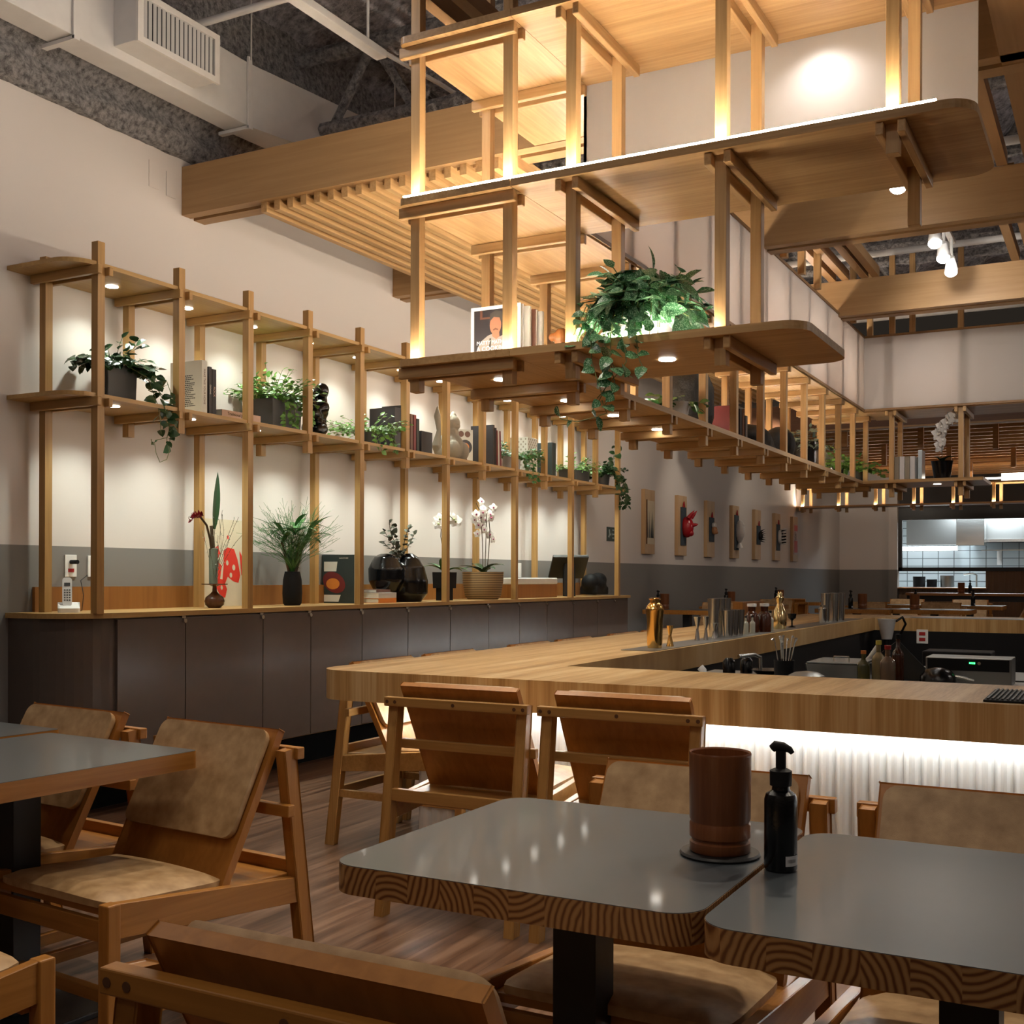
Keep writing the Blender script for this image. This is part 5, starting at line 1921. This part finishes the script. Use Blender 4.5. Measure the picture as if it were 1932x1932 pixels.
shaker('gold_shaker', 'tall gold cocktail shaker standing alone on the bar edge', -2.36, 6.16, .052, .285, gold)
tag(build('gold_jigger', lathe(BM(), [(0, 0), (.022, 0), (.009, .06), (.009, .066), (.020, .12), (.018, .12), (.006, .07), (0, .07)], (-2.33, 6.33, BZ1), 20), gold, None, True), 'small gold double jigger beside the tall gold shaker', 'jigger')
jr = [(7.02, .022, .15), (7.10, .02, .15), (7.19, .019, .12), (7.27, .022, .10)]
for i, (y, r, h) in enumerate(jr):
    tag(build('steel_jigger', lathe(BM(), [(0, 0), (r * .8, 0), (r * .35, h * .48), (r * .35, h * .52), (r * 1.1, h), (r, h), (r * .3, h * .55), (0, h * .55)], (-2.40 + .03 * (i % 2), y, BZ1), 20), steel, None, True),
        ['wide steel jigger nearest the gold shaker', 'second steel jigger in the row', 'third, smaller steel jigger in the row', 'smallest steel jigger beside the tins'][i], 'jigger')
k = 0
for x in (-2.42, -2.34):
    for i in range(3):
        y = 7.42 + i * .12 + (.05 if x > -2.4 else 0)
        h = .26 if x < -2.4 else .18
        tag(build('shaker_tin', lathe(BM(), [(0, 0), (.032, 0), (.043, h), (.041, h), (.03, .006), (0, .006)], (x, y, BZ1), 24), steel, None, True),
            ['tall steel shaker tin, nearest of the back three', 'tall steel shaker tin, middle of the back three', 'tall steel shaker tin, farthest of the back three',
             'shorter steel tin, nearest of the front three', 'shorter steel tin, middle of the front three', 'shorter steel tin, farthest of the front three'][k], 'shaker tin')
        k += 1


def bottle(name, label, loc, r, h, mat, capm, neck=.35, cat='bottle', group=None):
    t = thing(name, label, cat, loc, 0, group)
    build('glass', lathe(BM(), [(0, 0), (r, 0), (r, h * (.55)), (r * .9, h * .62), (r * neck, h * .72), (r * neck, h * .9), (0, h * .9)], (0, 0, 0), 20), mat, t, True)
    build('cap', lathe(BM(), [(0, h * .9), (r * neck * 1.25, h * .9), (r * neck * 1.25, h), (0, h)], (0, 0, 0), 16), capm, t, True)
    return t


for i, (x, y) in enumerate([(-2.35, 7.92), (-2.41, 7.98), (-2.34, 8.05)]):
    bottle('dropper_bottle', ['small pale dropper bottle nearest the steel tins', 'small pale dropper bottle behind its twin', 'small pale dropper bottle beside the brown jars'][i], (x, y, BZ1), .02, .13, plain('pale_bottle_glass_%d' % i, (.35, .34, .28), .1, coat=.5), matblack)
for i, (x, y) in enumerate([(-2.40, 8.24), (-2.34, 8.36)]):
    bottle('amber_jar', ['nearer dark amber jar with pale lid on the bar', 'farther dark amber jar with pale lid on the bar'][i], (x, y, BZ1), .05, .21, amber, whitep, .55, 'jar')
for i, (x, y) in enumerate([(-2.35, 8.56), (-2.40, 8.66)]):
    bottle('bitters_bottle', ['short dark bitters bottle between the jars and the gold figure', 'short bitters bottle touching the gold figure'][i], (x, y, BZ1), .024, .15, amber if i else plain('pale_bottle_glass_b', (.35, .34, .28), .1, coat=.5), matblack)
bm = BM()
lathe(bm, [(0, 0), (.045, 0), (.052, .02), (.055, .07), (.045, .14), (.028, .18), (.02, .20), (.03, .225), (.034, .245), (.02, .262), (0, .27)], (0, 0, 0), 24)
lathe(bm, [(.014, .25), (.008, .28), (0, .30)], (.0, -.03, 0), 10)
lathe(bm, [(.014, .25), (.008, .28), (0, .30)], (.0, .03, 0), 10)
ball(bm, (0, 0, .275), .012, 8)
tube(bm, [(.0, .05, .03), (0, .08, .08), (0, .06, .15), (0, .03, .18)], .01, 8)
ob = build('gold_figure_shaker', bm, brass, None, True, (-2.37, 8.90, BZ1))
tag(ob, 'pale gold animal-shaped shaker among the bottles on the bar', 'shaker')
tag(build('black_goblet', lathe(BM(), [(0, 0), (.03, 0), (.03, .004), (.006, .012), (.006, .055), (.03, .075), (.036, .11), (.033, .11), (.0, .075)], (-2.36, 9.24, BZ1), 22), blackgloss, None, True), 'small dark goblet right of the gold animal-shaped shaker', 'goblet')
shaker('steel_shaker', 'steel cobbler shaker near the far inner corner of the bar', -2.36, 10.32, .04, .16, steel)
for i in range(4):
    tag(build('shaker_tin', lathe(BM(), [(0, 0), (.034, 0), (.045, .26), (.043, .26), (.03, .006), (0, .006)], (-2.38 + .05 * (i % 2), 10.52 + .13 * i, BZ1), 24), steel, None, True),
        ['tall steel tin next to the cobbler shaker', 'second tall steel tin past the cobbler shaker', 'third tall steel tin past the cobbler shaker', 'last tall steel tin past the cobbler shaker'][i], 'shaker tin')
t = thing('bar_mat', 'black ribbed rubber bar mat on the near bar top at the right edge', 'mat', (0, 0, 0))
build('mat_base', box(BM(), -.405, .30, 4.06, 4.46, BZ + .0005, BZ + .008, .002), matblack, t)
bm = BM()
for i in range(46):
    x = -.395 + i * .015
    box(bm, x, x + .006, 4.07, 4.45, BZ + .008, BZ + .013)
build('ribs', bm, plain('rubber_ribs', (.02, .02, .021), .4), t)

# inside the bar
t = thing('rice_cooker', 'round black lidded pot with steel rim inside the bar', 'pot', (-.82, 6.10, WZ))
build('base_rim', lathe(BM(), [(0, 0), (.085, 0), (.087, .02), (0, .02)], (0, 0, 0), 30), steel, t, True)
build('lid', lathe(BM(), [(0, .02), (.088, .02), (.085, .05), (.06, .08), (.02, .092), (0, .093)], (0, 0, 0), 30), blackgloss, t, True)
build('handle', tube(BM(), [(.08, 0, .05), (.12, .0, .045), (.17, 0, .03)], .008, 8), steel, t, True)
t = thing('steel_appliance', 'steel appliance with a small green display inside the bar', 'appliance', (-.70, 6.36, WZ))
build('housing', box(BM(), -.20, .21, -.12, .12, 0, .135, .004), steelb, t)
build('control_panel', box(BM(), -.19, .20, -.125, -.12, .07, .13), matblack, t)
build('green_display', box(BM(), .012, .04, -.127, -.125, .106, .114), plain('green_led', (.05, 1, .2), .5, emis=5), t)
words('8888', .009, plain('green_led_off', (.01, .2, .03), .5), t, facing((.026, -.1272, .110), (0, -1, 0)))
build('knob', lathe(BM(), [(0, 0), (.008, 0), (.008, .01), (0, .01)], (.06, -.125, .11), 14, Matrix.Rotation(PI / 2, 3, 'X')), steel, t)
t = thing('ice_tray', 'rectangular steel tray with a clear lid inside the bar', 'tray', (-1.33, 6.25, WZ))
build('tray', rectpot(.30, .40, .09, .02), steelb, t, True)
build('clear_lid', box(BM(), -.14, .14, -.19, .19, .093, .10, .002), plain('smoky_acrylic', (.35, .38, .38), .12), t)
build('lid_handle', tube(BM(), [(-.04, 0, .10), (-.04, 0, .12), (.04, 0, .12), (.04, 0, .10)], .004, 6), steel, t, True)
t = thing('strainer_pan', 'shallow steel pan with lid at the near edge of the bar opening', 'pan', (-1.42, 5.85, WZ))
build('pan', lathe(BM(), [(0, 0), (.08, 0), (.095, .04), (.10, .042), (0, .042)], (0, 0, 0), 28), steel, t, True)
build('lid', lathe(BM(), [(0, .044), (.09, .044), (.06, .06), (.0, .068)], (0, 0, 0), 28), steelb, t, True)
random.seed(91)
t = thing('bar_spoon_holder', 'dark holder full of bar spoons and tongs inside the bar', 'utensil holder', (-1.60, 6.1, WZ))
build('holder', lathe(BM(), [(0, 0), (.05, 0), (.055, .10), (.05, .10), (.045, .01), (0, .01)], (0, 0, 0), 20), matblack, t, True)
for i in range(9):
    a = rnd(0, 2 * PI)
    build('bar_spoon', tube(BM(), [(.02 * math.cos(a), .02 * math.sin(a), .012), (.055 * math.cos(a), .05 * math.sin(a), .17 + rnd(0, .05)), (.065 * math.cos(a), .06 * math.sin(a), .20 + rnd(0, .03))], [.003, .003, .009], 8), steel, t, True)
for i, (x, y, r, h, m, cm, lb) in enumerate([(-1.17, 6.02, .032, .17, plain('olive_glass', (.06, .06, .02), .08, coat=.5), borange, 'squat round bottle with cork beside the steel tray'),
                                             (-1.11, 6.10, .034, .22, plain('pale_liquor', (.25, .2, .10), .08, coat=.5), plain('yellow_cap', (.55, .5, .08), .4), 'bottle with yellow cap inside the bar'),
                                             (-1.05, 6.02, .038, .20, plain('rose_liquor', (.14, .09, .06), .08, coat=.5), redp, 'stout bottle with red cap inside the bar'),
                                             (-1.03, 6.2, .03, .25, amber, matblack, 'tall dark bottle behind the red-capped one')]):
    bottle('liquor_bottle', lb, (x, y, WZ), r, h, m, cm)
t = thing('steel_sink_bin', 'open steel bin with raised edge behind the bottles inside the bar', 'bin', (-1.22, 7.1, 0))
build('bin_rim', box(BM(), -.25, .28, -.12, .2, .70, .735, .004), steelb, t)
build('bin_body', box(BM(), -.24, .27, -.11, .19, 0, .70, .004), matblack, t)
tag(build('white_scoop', tube(BM(), [(-1.37, 6.95, .74), (-1.31, 6.95, .80), (-1.27, 6.95, .86), (-1.262, 6.95, .87)], [.012, .016, .017, .010], 12), whitep, None, True), 'white scoop handle sticking up from the steel bin', 'scoop')
tag(build('white_brush', tube(BM(), [(-1.98, 5.9, WZ), (-1.985, 5.9, .77), (-2.0, 5.9, .785)], .02, 12), whitep, None, True), 'short white handle poking up at the left of the bar opening', 'brush')
tag(build('chrome_tap', tube(BM(), [(-1.80, 6.35, WZ), (-1.80, 6.35, .82), (-1.82, 6.3, .835), (-1.88, 6.2, .83)], .011, 10), steel, None, True), 'small chrome tap in the dark left part of the bar opening', 'tap')
bm = BM()
lathe(bm, [(0, 0), (.07, 0), (.11, .03), (.115, .032), (0, .03)], (-1.72, 6.28, WZ), 24)
tag(build('dark_pan', bm, blackgloss, None, True), 'dark pan with shining rim left of the spoon holder', 'pan')
t = thing('coffee_brewer', 'black machine with two small white lights on the far inner side of the bar', 'machine', (-1.0, 8.45, .606))
build('housing', box(BM(), -.22, .22, -.15, .15, 0, .16, .01), matblack, t)
for z_ in (.05, .11):
    build('indicator_light', ball(BM(), (.05, -.152, z_), .008, 8), plain('indicator_%d' % int(z_ * 100), (1, 1, 1), .4, emis=2), t)
t = thing('acrylic_divider', 'slanted clear-edged divider behind the bottles inside the bar', 'divider', (-1.02, 6.3, WZ))
build('panel', obox(BM(), (-.10, .10, 0), (.06, .02, .12), .26, .004, (0, 1, .3)), plain('dark_acrylic', (.05, .055, .055), .12), t)
for i, x in enumerate((-1.95, -1.88)):
    tag(build('dark_canister', lathe(BM(), [(0, 0), (.035, 0), (.035, .07), (.02, .09), (0, .09)], (x, 6.25 + .1 * i, WZ), 18), blackgloss, None, True), ['dark canister at the left inside the bar, nearer one', 'dark canister at the left inside the bar, farther one'][i], 'canister')
t = thing('power_outlet', 'white double outlet with red sockets on the far inner wall of the bar', 'socket', (-1.77, YF0 - .04, .68))
build('face_plate', box(BM(), -.055, .055, -.008, 0, -.07, .07, .003), whitep, t)
build('red_outlet', box(BM(), -.03, .03, -.011, -.008, .012, .045), redp, t)
build('red_outlet', box(BM(), -.03, .03, -.011, -.008, -.045, -.012), redp, t)
t = thing('measuring_jug', 'translucent white jug hanging at the far inner corner of the bar', 'jug', (-2.06, 11.75, .66))
build('jug', lathe(BM(), [(0, 0), (.05, 0), (.09, .20), (.085, .20), (.045, .01), (0, .01)], (0, 0, 0), 24), plain('milky_plastic', (.42, .42, .42), .4), t, True)
build('bracket', tube(BM(), [(.09, 0, .18), (.14, .05, .22), (.16, .12, .15), (.1, .2, .05)], .012, 8), matblack, t, True)
build('stand', cyl(BM(), (0, 0, -.66), .03, .66, 12), matblack, t)

# ------------------------------------------------------------------ plaques and masks on the wall
PX = -5.152
navy = plain('navy_cloth', (.035, .05, .065), .8)
demon = plain('red_lacquer', (.33, .01, .015), .25)
white_m = plain('white_lacquer', (.62, .58, .55), .4)
lab = ['wooden plaque with a small framed print of trees, nearest on the wall', 'wooden plaque carrying a red horned mask', 'wooden plaque carrying a small brown and white mask',
       'wooden plaque carrying a pale fish-like mask', 'wooden plaque carrying a small spiky dark mask', 'wooden plaque carrying a curly black and white mask', 'wooden plaque with a red and white poster, last in the row']
for i in range(7):
    y = 12.98 + i * 1.175
    t = thing('wall_plaque', lab[i], 'plaque', (PX, y + .165, 1.945))
    build('board', box(BM(), 0, .05, -.165, .165, -.395, .39, .002), plaqueW, t)
    if i in (0, 6):
        build('print_sheet', box(BM(), .05, .056, -.115, .135, -.275, .255), printp if i == 0 else bpink, t)
        if i == 0:
            build('print_frame', box(BM(), .05, .062, -.125, -.113, -.275, .265), darkwood, t)
        bm = BM()
        random.seed(5)
        if i == 0:
            for k in range(15):
                yy = rnd(-.09, .11)
                hh = rnd(.1, .36)
                vs = [bm.verts.new((.0568, yy - .004 - .03 * hh, -.2)), bm.verts.new((.0568, yy + .004 + .03 * hh, -.2)), bm.verts.new((.0568, yy, -.2 + hh))]
                bm.faces.new(vs)
            build('tree_picture', bm, bgreen, t)
        else:
            box(bm, .056, .0566, -.10, .12, .14, .24)
            box(bm, .056, .0566, -.10, .12, -.24, -.03)
            build('red_blocks', bm, plain('poster_red', (.5, .06, .04), .6), t)
            bm = BM()
            for k in range(5):
                lathe(bm, [(.02, 0), (.03, 0), (.03, .001), (.02, .001)], (.0566, -.04 + .06 * (k % 2), .10 - k * .03), 12, Matrix.Rotation(PI / 2, 3, 'Y'))
            build('poster_figures', bm, bink, t)
        continue
    hh = [0, .26, .18, .27, .16, .23][i]
    build('cloth_backing', box(BM(), .05, .062, -.085, .115, -hh, hh - .02), navy, t)
    build('red_cord', tube(BM(), [(.064, -.02, hh - .02), (.066, .01, hh + .05), (.064, .04, hh - .02)], .008, 6), demon, t)
    bm = BM()
    if i == 1:
        ball(bm, (.10, .03, -.02), .10, 16, (.9, .85, 1.4))
        lathe(bm, [(.03, 0), (.02, .07), (0, .13)], (.14, -.02, .10), 10, Matrix.Rotation(R(40), 3, 'Y'))
        lathe(bm, [(.03, 0), (.02, .07), (0, .13)], (.14, .08, .10), 10, Matrix.Rotation(R(40), 3, 'Y'))
        lathe(bm, [(.03, 0), (.018, .06), (0, .09)], (.17, .03, .0), 10, Matrix.Rotation(R(80), 3, 'Y'))
        ball(bm, (.15, .03, -.10), .045, 12)
        m = demon
    elif i == 2:
        ball(bm, (.09, .03, -.02), .05, 14, (.9, .9, 1.2))
        ball(bm, (.12, .03, -.05), .025, 10)
        m = wood('mask_brown', (.3, .12, .05), (.45, .22, .1), 'z', 50, .4)
    elif i == 3:
        ball(bm, (.10, .03, .02), .09, 16, (.9, .7, 1.7))
        lathe(bm, [(.05, 0), (.02, .05), (.06, .13), (0, .12)], (.10, .03, -.11), 10, Matrix.Rotation(PI, 3, 'X'))
        ball(bm, (.14, .03, .10), .04, 10)
        m = white_m
    elif i == 4:
        ball(bm, (.08, .03, -.02), .05, 14, (.8, 1, 1.3))
        for q in range(7):
            lathe(bm, [(.014, 0), (.008, .03), (0, .08)], (.09, .03 + .02 * (q % 3 - 1), .05 - q * .025), 8, Matrix.Rotation(R(60 + 8 * q), 3, 'Y'))
        m = matblack
    else:
        ball(bm, (.08, .03, 0), .07, 14, (.8, .9, 1.7))
        for q in range(9):
            a = q * .7
            tube(bm, [(.12 + .02 * math.sin(a), .03 - .05, .12 - q * .03), (.17 + .02 * math.cos(a), .03, .13 - q * .03), (.12, .03 + .05, .12 - q * .03)], .012, 8)
        m = white_m
    mk = build('mask', bm, m, t, True)
    if i == 5:
        bm = BM()
        for q in range(5):
            tube(bm, [(.13, -.03, .10 - q * .05), (.175, .03, .11 - q * .05), (.13, .08, .10 - q * .05)], .013, 8)
        build('black_curls', bm, matblack, mk, True)
    if i == 2:
        build('white_hair', ball(BM(), (.085, .03, .05), .04, 12), white_m, mk, True)

# ------------------------------------------------------------------ seating at the back, on the platform
ft = make_table('grey-topped table by the far left wall, nearest of three', .9, .7, .75, chY, 'rear_table', .02)
FZ = .13
ft.location = (-4.62, 13.15, FZ)
rt = [(-4.62, 15.8, 'grey-topped table by the far left wall, middle of three'), (-4.62, 18.4, 'grey-topped table by the far left wall, farthest of three'),
      (-2.95, 14.75, 'grey-topped table past the far side of the bar, pump bottle at its left'), (-2.05, 14.95, 'grey-topped table past the far side of the bar, right of the bottle one'),
      (-2.9, 17.3, 'grey-topped table in the middle row of the rear seating, left one'), (-1.9, 17.3, 'grey-topped table in the middle row of the rear seating, right one'),
      (-0.6, 16.2, 'grey-topped table at the far right of the rear seating')]
for x, y, lb in rt:
    dup(ft, loc=(x, y, FZ), label=lb)
rc = [(-4.5, 14.1, 180, 'chair behind the nearest wall table'), (-4.5, 14.82, 0, 'chair in front of the middle wall table'), (-4.5, 16.75, 180, 'chair behind the middle wall table'),
      (-4.5, 17.43, 0, 'chair in front of the farthest wall table'), (-3.0, 15.7, 180, 'chair behind the rear table with the bottle'), (-2.1, 15.9, 180, 'second chair behind the tables past the bar'),
      (-2.9, 18.25, 180, 'chair behind the left table of the middle row'), (-2.0, 18.25, 180, 'chair behind the right table of the middle row'), (-0.98, 15.0, 90, 'chair seen side-on right of the tables past the bar'),
      (-.6, 17.15, 180, 'chair by the far right rear table, facing the camera')]
for x, y, a, lb in rc:
    dup(tb, loc=(x, y, FZ), rz=R(a), label='wooden ' + lb)
for i, (x, y, lb) in enumerate([(-4.92, 12.95, 'small dark pump bottle on the nearest wall table'), (-4.92, 15.62, 'small dark pump bottle on the middle wall table'), (-4.92, 18.25, 'small dark pump bottle on the farthest wall table'),
                                (-3.02, 14.72, 'dark pump bottle on the table just past the far side of the bar'), (-2.62, 17.2, 'dark pump bottle in the middle row, left one'), (-1.85, 17.2, 'dark pump bottle in the middle row, right one'),
                                (-1.0, 21.4, 'slim dark bottle at the right on the long rear counter'), (-2.35, 21.4, 'slim dark bottle in the middle of the long rear counter')]):
    dup(pb, loc=(x, y, (.7505 + FZ) if i < 6 else 1.001), rz=0, label=lb)
for i, (x, y, lb) in enumerate([(-4.90, 13.12, 'brown wooden cup beside the bottle on the nearest wall table'), (-4.90, 15.80, 'brown wooden cup beside the bottle on the middle wall table'), (-4.90, 18.45, 'brown wooden cup beside the bottle on the farthest wall table'),
                                (-2.90, 14.85, 'brown wooden cup beside the bottle just past the bar'), (-2.28, 14.9, 'dark brown cup alone on the table past the bar'), (-2.5, 21.45, 'orange-brown cup on the long rear counter')]):
    tag(build('wooden_cup', lathe(BM(), prof, (x, y, (.7505 + FZ) if i < 5 else 1.001), 24), bamboo, None, True), lb, 'cup')
t = thing('long_rear_counter', 'long pale-topped counter with black underside at the back of the room', 'counter', (0, 0, 0))
build('countertop', box(BM(), -3.4, 1.2, 21.2, 21.8, .955, 1.0, .004), latW, t)
build('black_apron', box(BM(), -3.38, 1.18, 21.25, 21.75, .86, .955), blackM, t)
for x in (-3.2, -1.0, 1.0):
    build('leg', box(BM(), x - .03, x + .03, 21.45, 21.51, FZ, .86), blackM, t)
tag(build('bench_back', box(BM(), -4.0, -3.88, 12.95, 13.85, FZ + .001, .98, .004), chB), 'wooden booth divider in front of the nearest wall table', 'divider')

# ------------------------------------------------------------------ rear timber ceiling and lit shelf
t = thing('rear_slatted_ceiling', 'orange timber lattice ceiling over the rear seating', 'lattice ceiling')
for i in range(22):
    y = 14.5 + i * .42
    build('slat', box(BM(), -4.2, 3.0, y, y + .05, 3.24, 3.34), latW, t)
for i in range(9):
    x = -4.0 + i * .85
    build('runner', box(BM(), x, x + .06, 14.5, 23.4, 3.34, 3.42), latW, t)
for i in range(14):
    x = -3.2 + (i % 5) * .85
    y = 15.0 + i * .55
    build('drop_post', box(BM(), x, x + .07, y, y + .07, 2.95, 3.34), latW, t)
t = thing('rear_edge_beam', 'deep dark board beam in front of the rear lattice ceiling', 'beam')
build('beam_body', box(BM(), -4.3, 3.0, 13.9, 13.98, 3.04, 3.36), darkwood, t)
build('beam_edge', box(BM(), -4.3, 3.0, 13.88, 14.0, 3.02, 3.04), beamX, t)
t = thing('rear_lit_shelf', 'long thin pine shelf with glowing post pairs high on the far side of the room', 'shelf')
build('shelf_board', box(BM(), -5.13, 1.5, 20.35, 20.75, 2.50, 2.53), pineX, t)
build('upper_board', box(BM(), -5.13, 1.5, 20.35, 20.75, 2.84, 2.87), pineX, t)
build('led_strip', box(BM(), -5.1, 1.5, 20.385, 20.397, 2.5305, 2.532), ledW, t)
build('led_strip', box(BM(), -3.9, 1.5, 20.40, 20.43, 2.90, 2.93), farled, t)
for i in range(10):
    x = -5.0 + i * .63
    for dx, y in ((-.03, 20.42), (.06, 20.66)):
        build('post', box(BM(), x + dx - .025, x + dx + .025, y - .025, y + .025, 2.42, 2.84), pineZ, t)
    build('cross_rail', box(BM(), x - .08, x - .055, 20.33, 20.76, 2.45, 2.50), pineY, t)
t = thing('bright_panel_lamp', 'bright white rectangular panel lamp at the far right under the lattice', 'lamp')
build('lit_panel', box(BM(), -2.05, .2, 23.7, 23.72, 3.10, 3.30), farled, t)
build('lamp_housing', box(BM(), -2.1, .25, 23.72, 23.8, 3.06, 3.34), blackM, t)

# ------------------------------------------------------------------ kitchen behind the pass
t = thing('kitchen_window_frame', 'wide black frame around the kitchen pass at the back', 'window frame')
bm = BM()
box(bm, -3.97, .6, 23.90, 23.98, 2.42, 2.66)
box(bm, -3.97, -3.90, 23.90, 23.98, 1.40, 2.42)
box(bm, -3.97, .6, 23.90, 23.98, 1.40, 1.475)
build('frame', bm, blackM, t)
struct('wall_kitchen_back', box(BM(), -5.2, 2.5, 27.0, 27.1, 0, 3.2), tileM)
struct('wall_kitchen_left', box(BM(), -5.3, -5.2, 24.15, 27.1, 0, 3.2), whiteM)
struct('wall_kitchen_right', box(BM(), 2.5, 2.6, 24.15, 27.1, 0, 3.2), whiteM)
struct('ceiling_kitchen', box(BM(), -5.3, 2.6, 24.15, 27.1, 3.2, 3.3), whiteM)
t = thing('extractor_hood', 'large stainless extractor hood across the kitchen back wall', 'extractor hood')
bm = BM()
box(bm, -2.9, 1.5, 26.2, 26.98, 2.05, 3.1)
build('hood_body', bm, steelb, t)
build('hood_edge', box(BM(), -2.9, 1.5, 26.15, 26.2, 2.03, 2.09), steel, t)
t = thing('steel_locker', 'tall steel cupboard hung at the left of the kitchen', 'cupboard')
build('cupboard_body', box(BM(), -4.2, -3.15, 26.3, 26.95, 1.98, 2.75, .005), steelb, t)
build('tube_light', box(BM(), -4.55, -3.15, 26.28, 26.34, 1.86, 1.95), tubeM, t)
t = thing('steel_locker', 'narrow steel cupboard with a bright door seam right of the tall cupboard', 'cupboard')
build('cupboard_body', box(BM(), -3.1, -2.55, 25.7, 26.13, 1.95, 3.199, .005), steel, t)
t = thing('kitchen_counter', 'steel kitchen counter seen through the pass', 'counter')
build('worktop', box(BM(), -5.1, 2.0, 25.8, 26.9, 1.02, 1.07, .004), steelb, t)
build('cabinet', box(BM(), -5.05, 1.95, 25.85, 26.85, 0, 1.02), whiteM, t)
t = thing('pass_ledge', 'pale ledge of the kitchen pass', 'ledge')
build('ledge_board', box(BM(), -3.97, -2.33, 23.8, 24.3, 1.05, 1.075, .003), latW, t)
for i, (x, r_, h_, m) in enumerate([(-3.75, .12, .22, matblack), (-3.5, .10, .16, matblack), (-3.2, .13, .24, steelb)]):
    tag(build('stock_pot', lathe(BM(), [(0, 0), (r_, 0), (r_ * 1.05, h_), (r_ * .95, h_), (r_ * .9, .02), (0, .02)], (x, 24.6 + .5, 1.075), 20), m, None, True),
        ['black pot at the left on the kitchen pass', 'lower black pot beside it on the kitchen pass', 'round steel pot on the kitchen pass'][i], 'pot')
t = thing('pass_table', 'steel table just inside the kitchen pass holding the pots', 'table')
build('tabletop', box(BM(), -4.2, -2.2, 24.8, 25.4, 1.035, 1.0745, .003), steelb, t)
for x in (-4.1, -2.3):
    for y in (24.87, 25.33):
        build('leg', cyl(BM(), (x, y, 0), .025, 1.035, 10), steelb, t)
tag(build('kitchen_tap', tube(BM(), [(-2.75, 26.2, 1.075), (-2.75, 26.2, 1.33), (-2.82, 26.15, 1.36), (-3.0, 26.1, 1.34)], .02, 8), steel, None, True), 'tall curved kitchen tap seen through the pass', 'tap')
t = thing('kitchen_wall_shelf', 'thin steel shelf on the tiled kitchen wall', 'shelf')
build('shelf_plate', box(BM(), -2.7, .8, 26.6, 26.98, 1.86, 1.875), steel, t)
build('paper_roll', cyl(BM(), (-2.35, 26.8, 1.55), .05, .30, 16), whitep, t)
